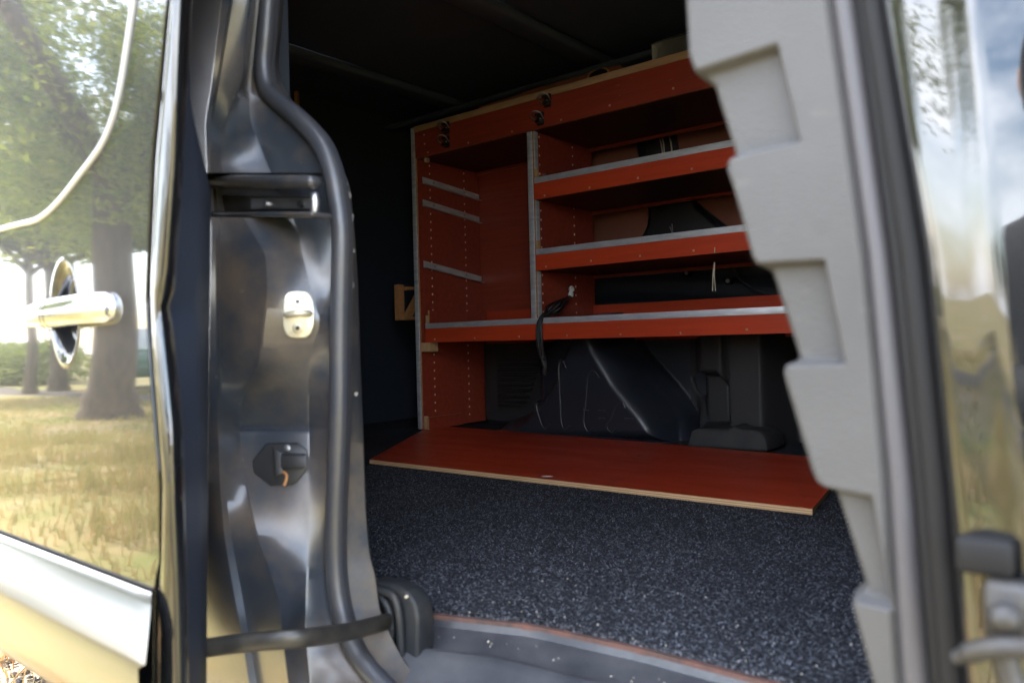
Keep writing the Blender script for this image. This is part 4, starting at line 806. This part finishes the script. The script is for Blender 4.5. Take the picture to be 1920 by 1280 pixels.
# ================================================================== kneeling photographer behind the lens (mirrored in the right-hand paint)
def skin_body(name, joints, edges, m, parent, sub=2):
    me = bpy.data.meshes.new(name); off = rootloc(parent); me.from_pydata([tuple(Vector(j[:3]) - off) for j in joints], edges, []); me.update(); o = link(name, me, m, parent)
    md = o.modifiers.new('skin', 'SKIN'); me.skin_vertices
    for i, j in enumerate(joints): me.skin_vertices[0].data[i].radius = (j[3], j[3] if len(j) < 5 else j[4])
    me.skin_vertices[0].data[0].use_root = True; md.use_smooth_shade = True; s = o.modifiers.new('sub', 'SUBSURF'); s.levels = s.render_levels = sub; return o
def ensure_skin(me):
    if not me.skin_vertices: pass
def person():
    B = Vector((-.08, -.58, 0)); e = empty('person', (B.x, B.y, GZ)); tag(e, 'kneeling person in dark jacket holding a camera, mirrored in the right paint', 'person')
    g = GZ; f = Vector((0, 1, 0)); r = Vector((1, 0, 0))
    def W(a_, b_, z): v = B + f * a_ + r * b_; return (v.x, v.y, g + z)
    J = [(*W(0, 0, .52), .15), (*W(.04, 0, .68), .14), (*W(.08, 0, .86), .15), (*W(.12, 0, 1.0), .13), (*W(.14, 0, 1.07), .055), (*W(.16, 0, 1.13), .055),
         (*W(.12, .17, .98), .065), (*W(.16, .27, .80), .05), (*W(.36, .29, .83), .036), (*W(.12, -.17, .98), .065), (*W(.18, -.25, .80), .05), (*W(.38, .08, .82), .036),
         (*W(.02, .10, .50), .10), (*W(.32, .16, .12), .07), (*W(-.08, .16, .08), .05), (*W(-.14, .16, .06), .04), (*W(.02, -.10, .50), .10), (*W(.40, -.16, .50), .07), (*W(.36, -.16, .10), .05), (*W(.46, -.17, .05), .04)]
    E_ = [(0, 1), (1, 2), (2, 3), (3, 4), (4, 5), (3, 6), (6, 7), (7, 8), (3, 9), (9, 10), (10, 11), (0, 12), (12, 13), (13, 14), (14, 15), (0, 16), (16, 17), (17, 18), (18, 19)]
    bm = bmesh.new(); [bm.verts.new(Vector(j[:3]) - Vector((B.x, B.y, GZ))) for j in J]; bm.verts.ensure_lookup_table(); [bm.edges.new((bm.verts[a_], bm.verts[b_])) for a_, b_ in E_]
    ly = bm.verts.layers.skin.verify()
    for i, j in enumerate(J): bm.verts[i][ly].radius = (j[3], j[3]); bm.verts[i][ly].use_root = (i == 0)
    me = bpy.data.meshes.new('clothed_body'); bm.to_mesh(me); bm.free(); o = link('clothed_body', me, JACKET, e); md = o.modifiers.new('skin', 'SKIN'); md.use_smooth_shade = True; s = o.modifiers.new('sub', 'SUBSURF'); s.levels = s.render_levels = 2
    H = Vector(W(.18, 0, 1.24)); bm = bmesh.new(); bmesh.ops.create_uvsphere(bm, u_segments=28, v_segments=20, radius=1)
    for v in bm.verts:
        c = v.co.copy(); k = 1 - .22 * max(0, -c.z) ; fx = c.y * .098 * k; sx = c.x * .076 * k; zz = c.z * .118
        if c.y > .75 and abs(c.x) < .25 and -.35 < c.z < .15: fx += .02
        for s_ in (-1, 1):
            if (c - Vector((s_ * .36, .90, .12))).length < .2: fx -= .008
            if (c - Vector((s_ * .98, -.05, -.02))).length < .25: sx += s_ * .014
        v.co = f * fx + r * sx + ZU * zz
    me = bpy.data.meshes.new('head'); bm.to_mesh(me); bm.free(); h = link('head', me, SKIN, e, True); h.location = H - Vector((B.x, B.y, GZ))
    bm = bmesh.new(); bmesh.ops.create_uvsphere(bm, u_segments=28, v_segments=20, radius=1); dl = [v for v in bm.verts if v.co.z < -.35 or (v.co.y > .45 and v.co.z < .45)]; bmesh.ops.delete(bm, geom=dl, context='VERTS')
    for v in bm.verts: c = v.co.copy(); v.co = f * c.y * .108 + r * c.x * .086 + ZU * c.z * .126
    me = bpy.data.meshes.new('hair'); bm.to_mesh(me); bm.free(); link('hair', me, HAIR, h, True)
    for s_, hc in ((1, Vector(W(.40, .29, .845))), (-1, Vector(W(.42, .09, .835)))):
        P0 = hc; J2 = [(P0, .028), (P0 + f * .05 - r * s_ * .01, .03)]; E2 = [(0, 1)]
        for q in range(4):
            k0 = len(J2); a_ = P0 + f * .06 + ZU * (.03 - .02 * q) - r * s_ * .005; J2 += [(a_, .010), (a_ + f * .028 - r * s_ * .012, .0092), (a_ + f * (.034 - .003 * q) - r * s_ * .038, .0085)]; E2 += [(1, k0), (k0, k0 + 1), (k0 + 1, k0 + 2)]
        k0 = len(J2); a_ = P0 + f * .03 + ZU * .035 - r * s_ * .02; J2 += [(a_, .011), (a_ + f * .03 + ZU * .012 - r * s_ * .012, .0095)]; E2 += [(0, k0), (k0, k0 + 1)]
        bm = bmesh.new(); [bm.verts.new(j[0] - Vector((B.x, B.y, GZ))) for j in J2]; bm.verts.ensure_lookup_table(); [bm.edges.new((bm.verts[a2], bm.verts[b2])) for a2, b2 in E2]; ly = bm.verts.layers.skin.verify()
        for i, j in enumerate(J2): bm.verts[i][ly].radius = (j[1], j[1]); bm.verts[i][ly].use_root = (i == 0)
        me = bpy.data.meshes.new('hand'); bm.to_mesh(me); bm.free(); o2 = link('hand', me, SKIN, e); md = o2.modifiers.new('skin', 'SKIN'); md.use_smooth_shade = True; s2 = o2.modifiers.new('sub', 'SUBSURF'); s2.levels = s2.render_levels = 1
person()
cb2 = empty('photo_camera', CAM - FWD * .1); tag(cb2, 'black camera held by the kneeling person', 'camera')
def cam_pt(a_, b_, c_): return CAM + FWD * a_ + R0 * b_ + ZU * c_
V = [cam_pt(a_, b_, c_) for c_ in (-.045, .045) for a_, b_ in ((-.12, -.065), (-.085, -.065), (-.085, .065), (-.12, .065))]; o = obj('camera_body', V, BOXF, BLACKPL, cb2); bevelmesh(o.data, .006, 2)
tube('lens', [cam_pt(-.085, 0, 0), cam_pt(-.05, 0, 0), cam_pt(-.05, 0, 0), cam_pt(-.012, 0, 0)], [.03, .03, .036, .038], BLACKPL, cb2, 20)
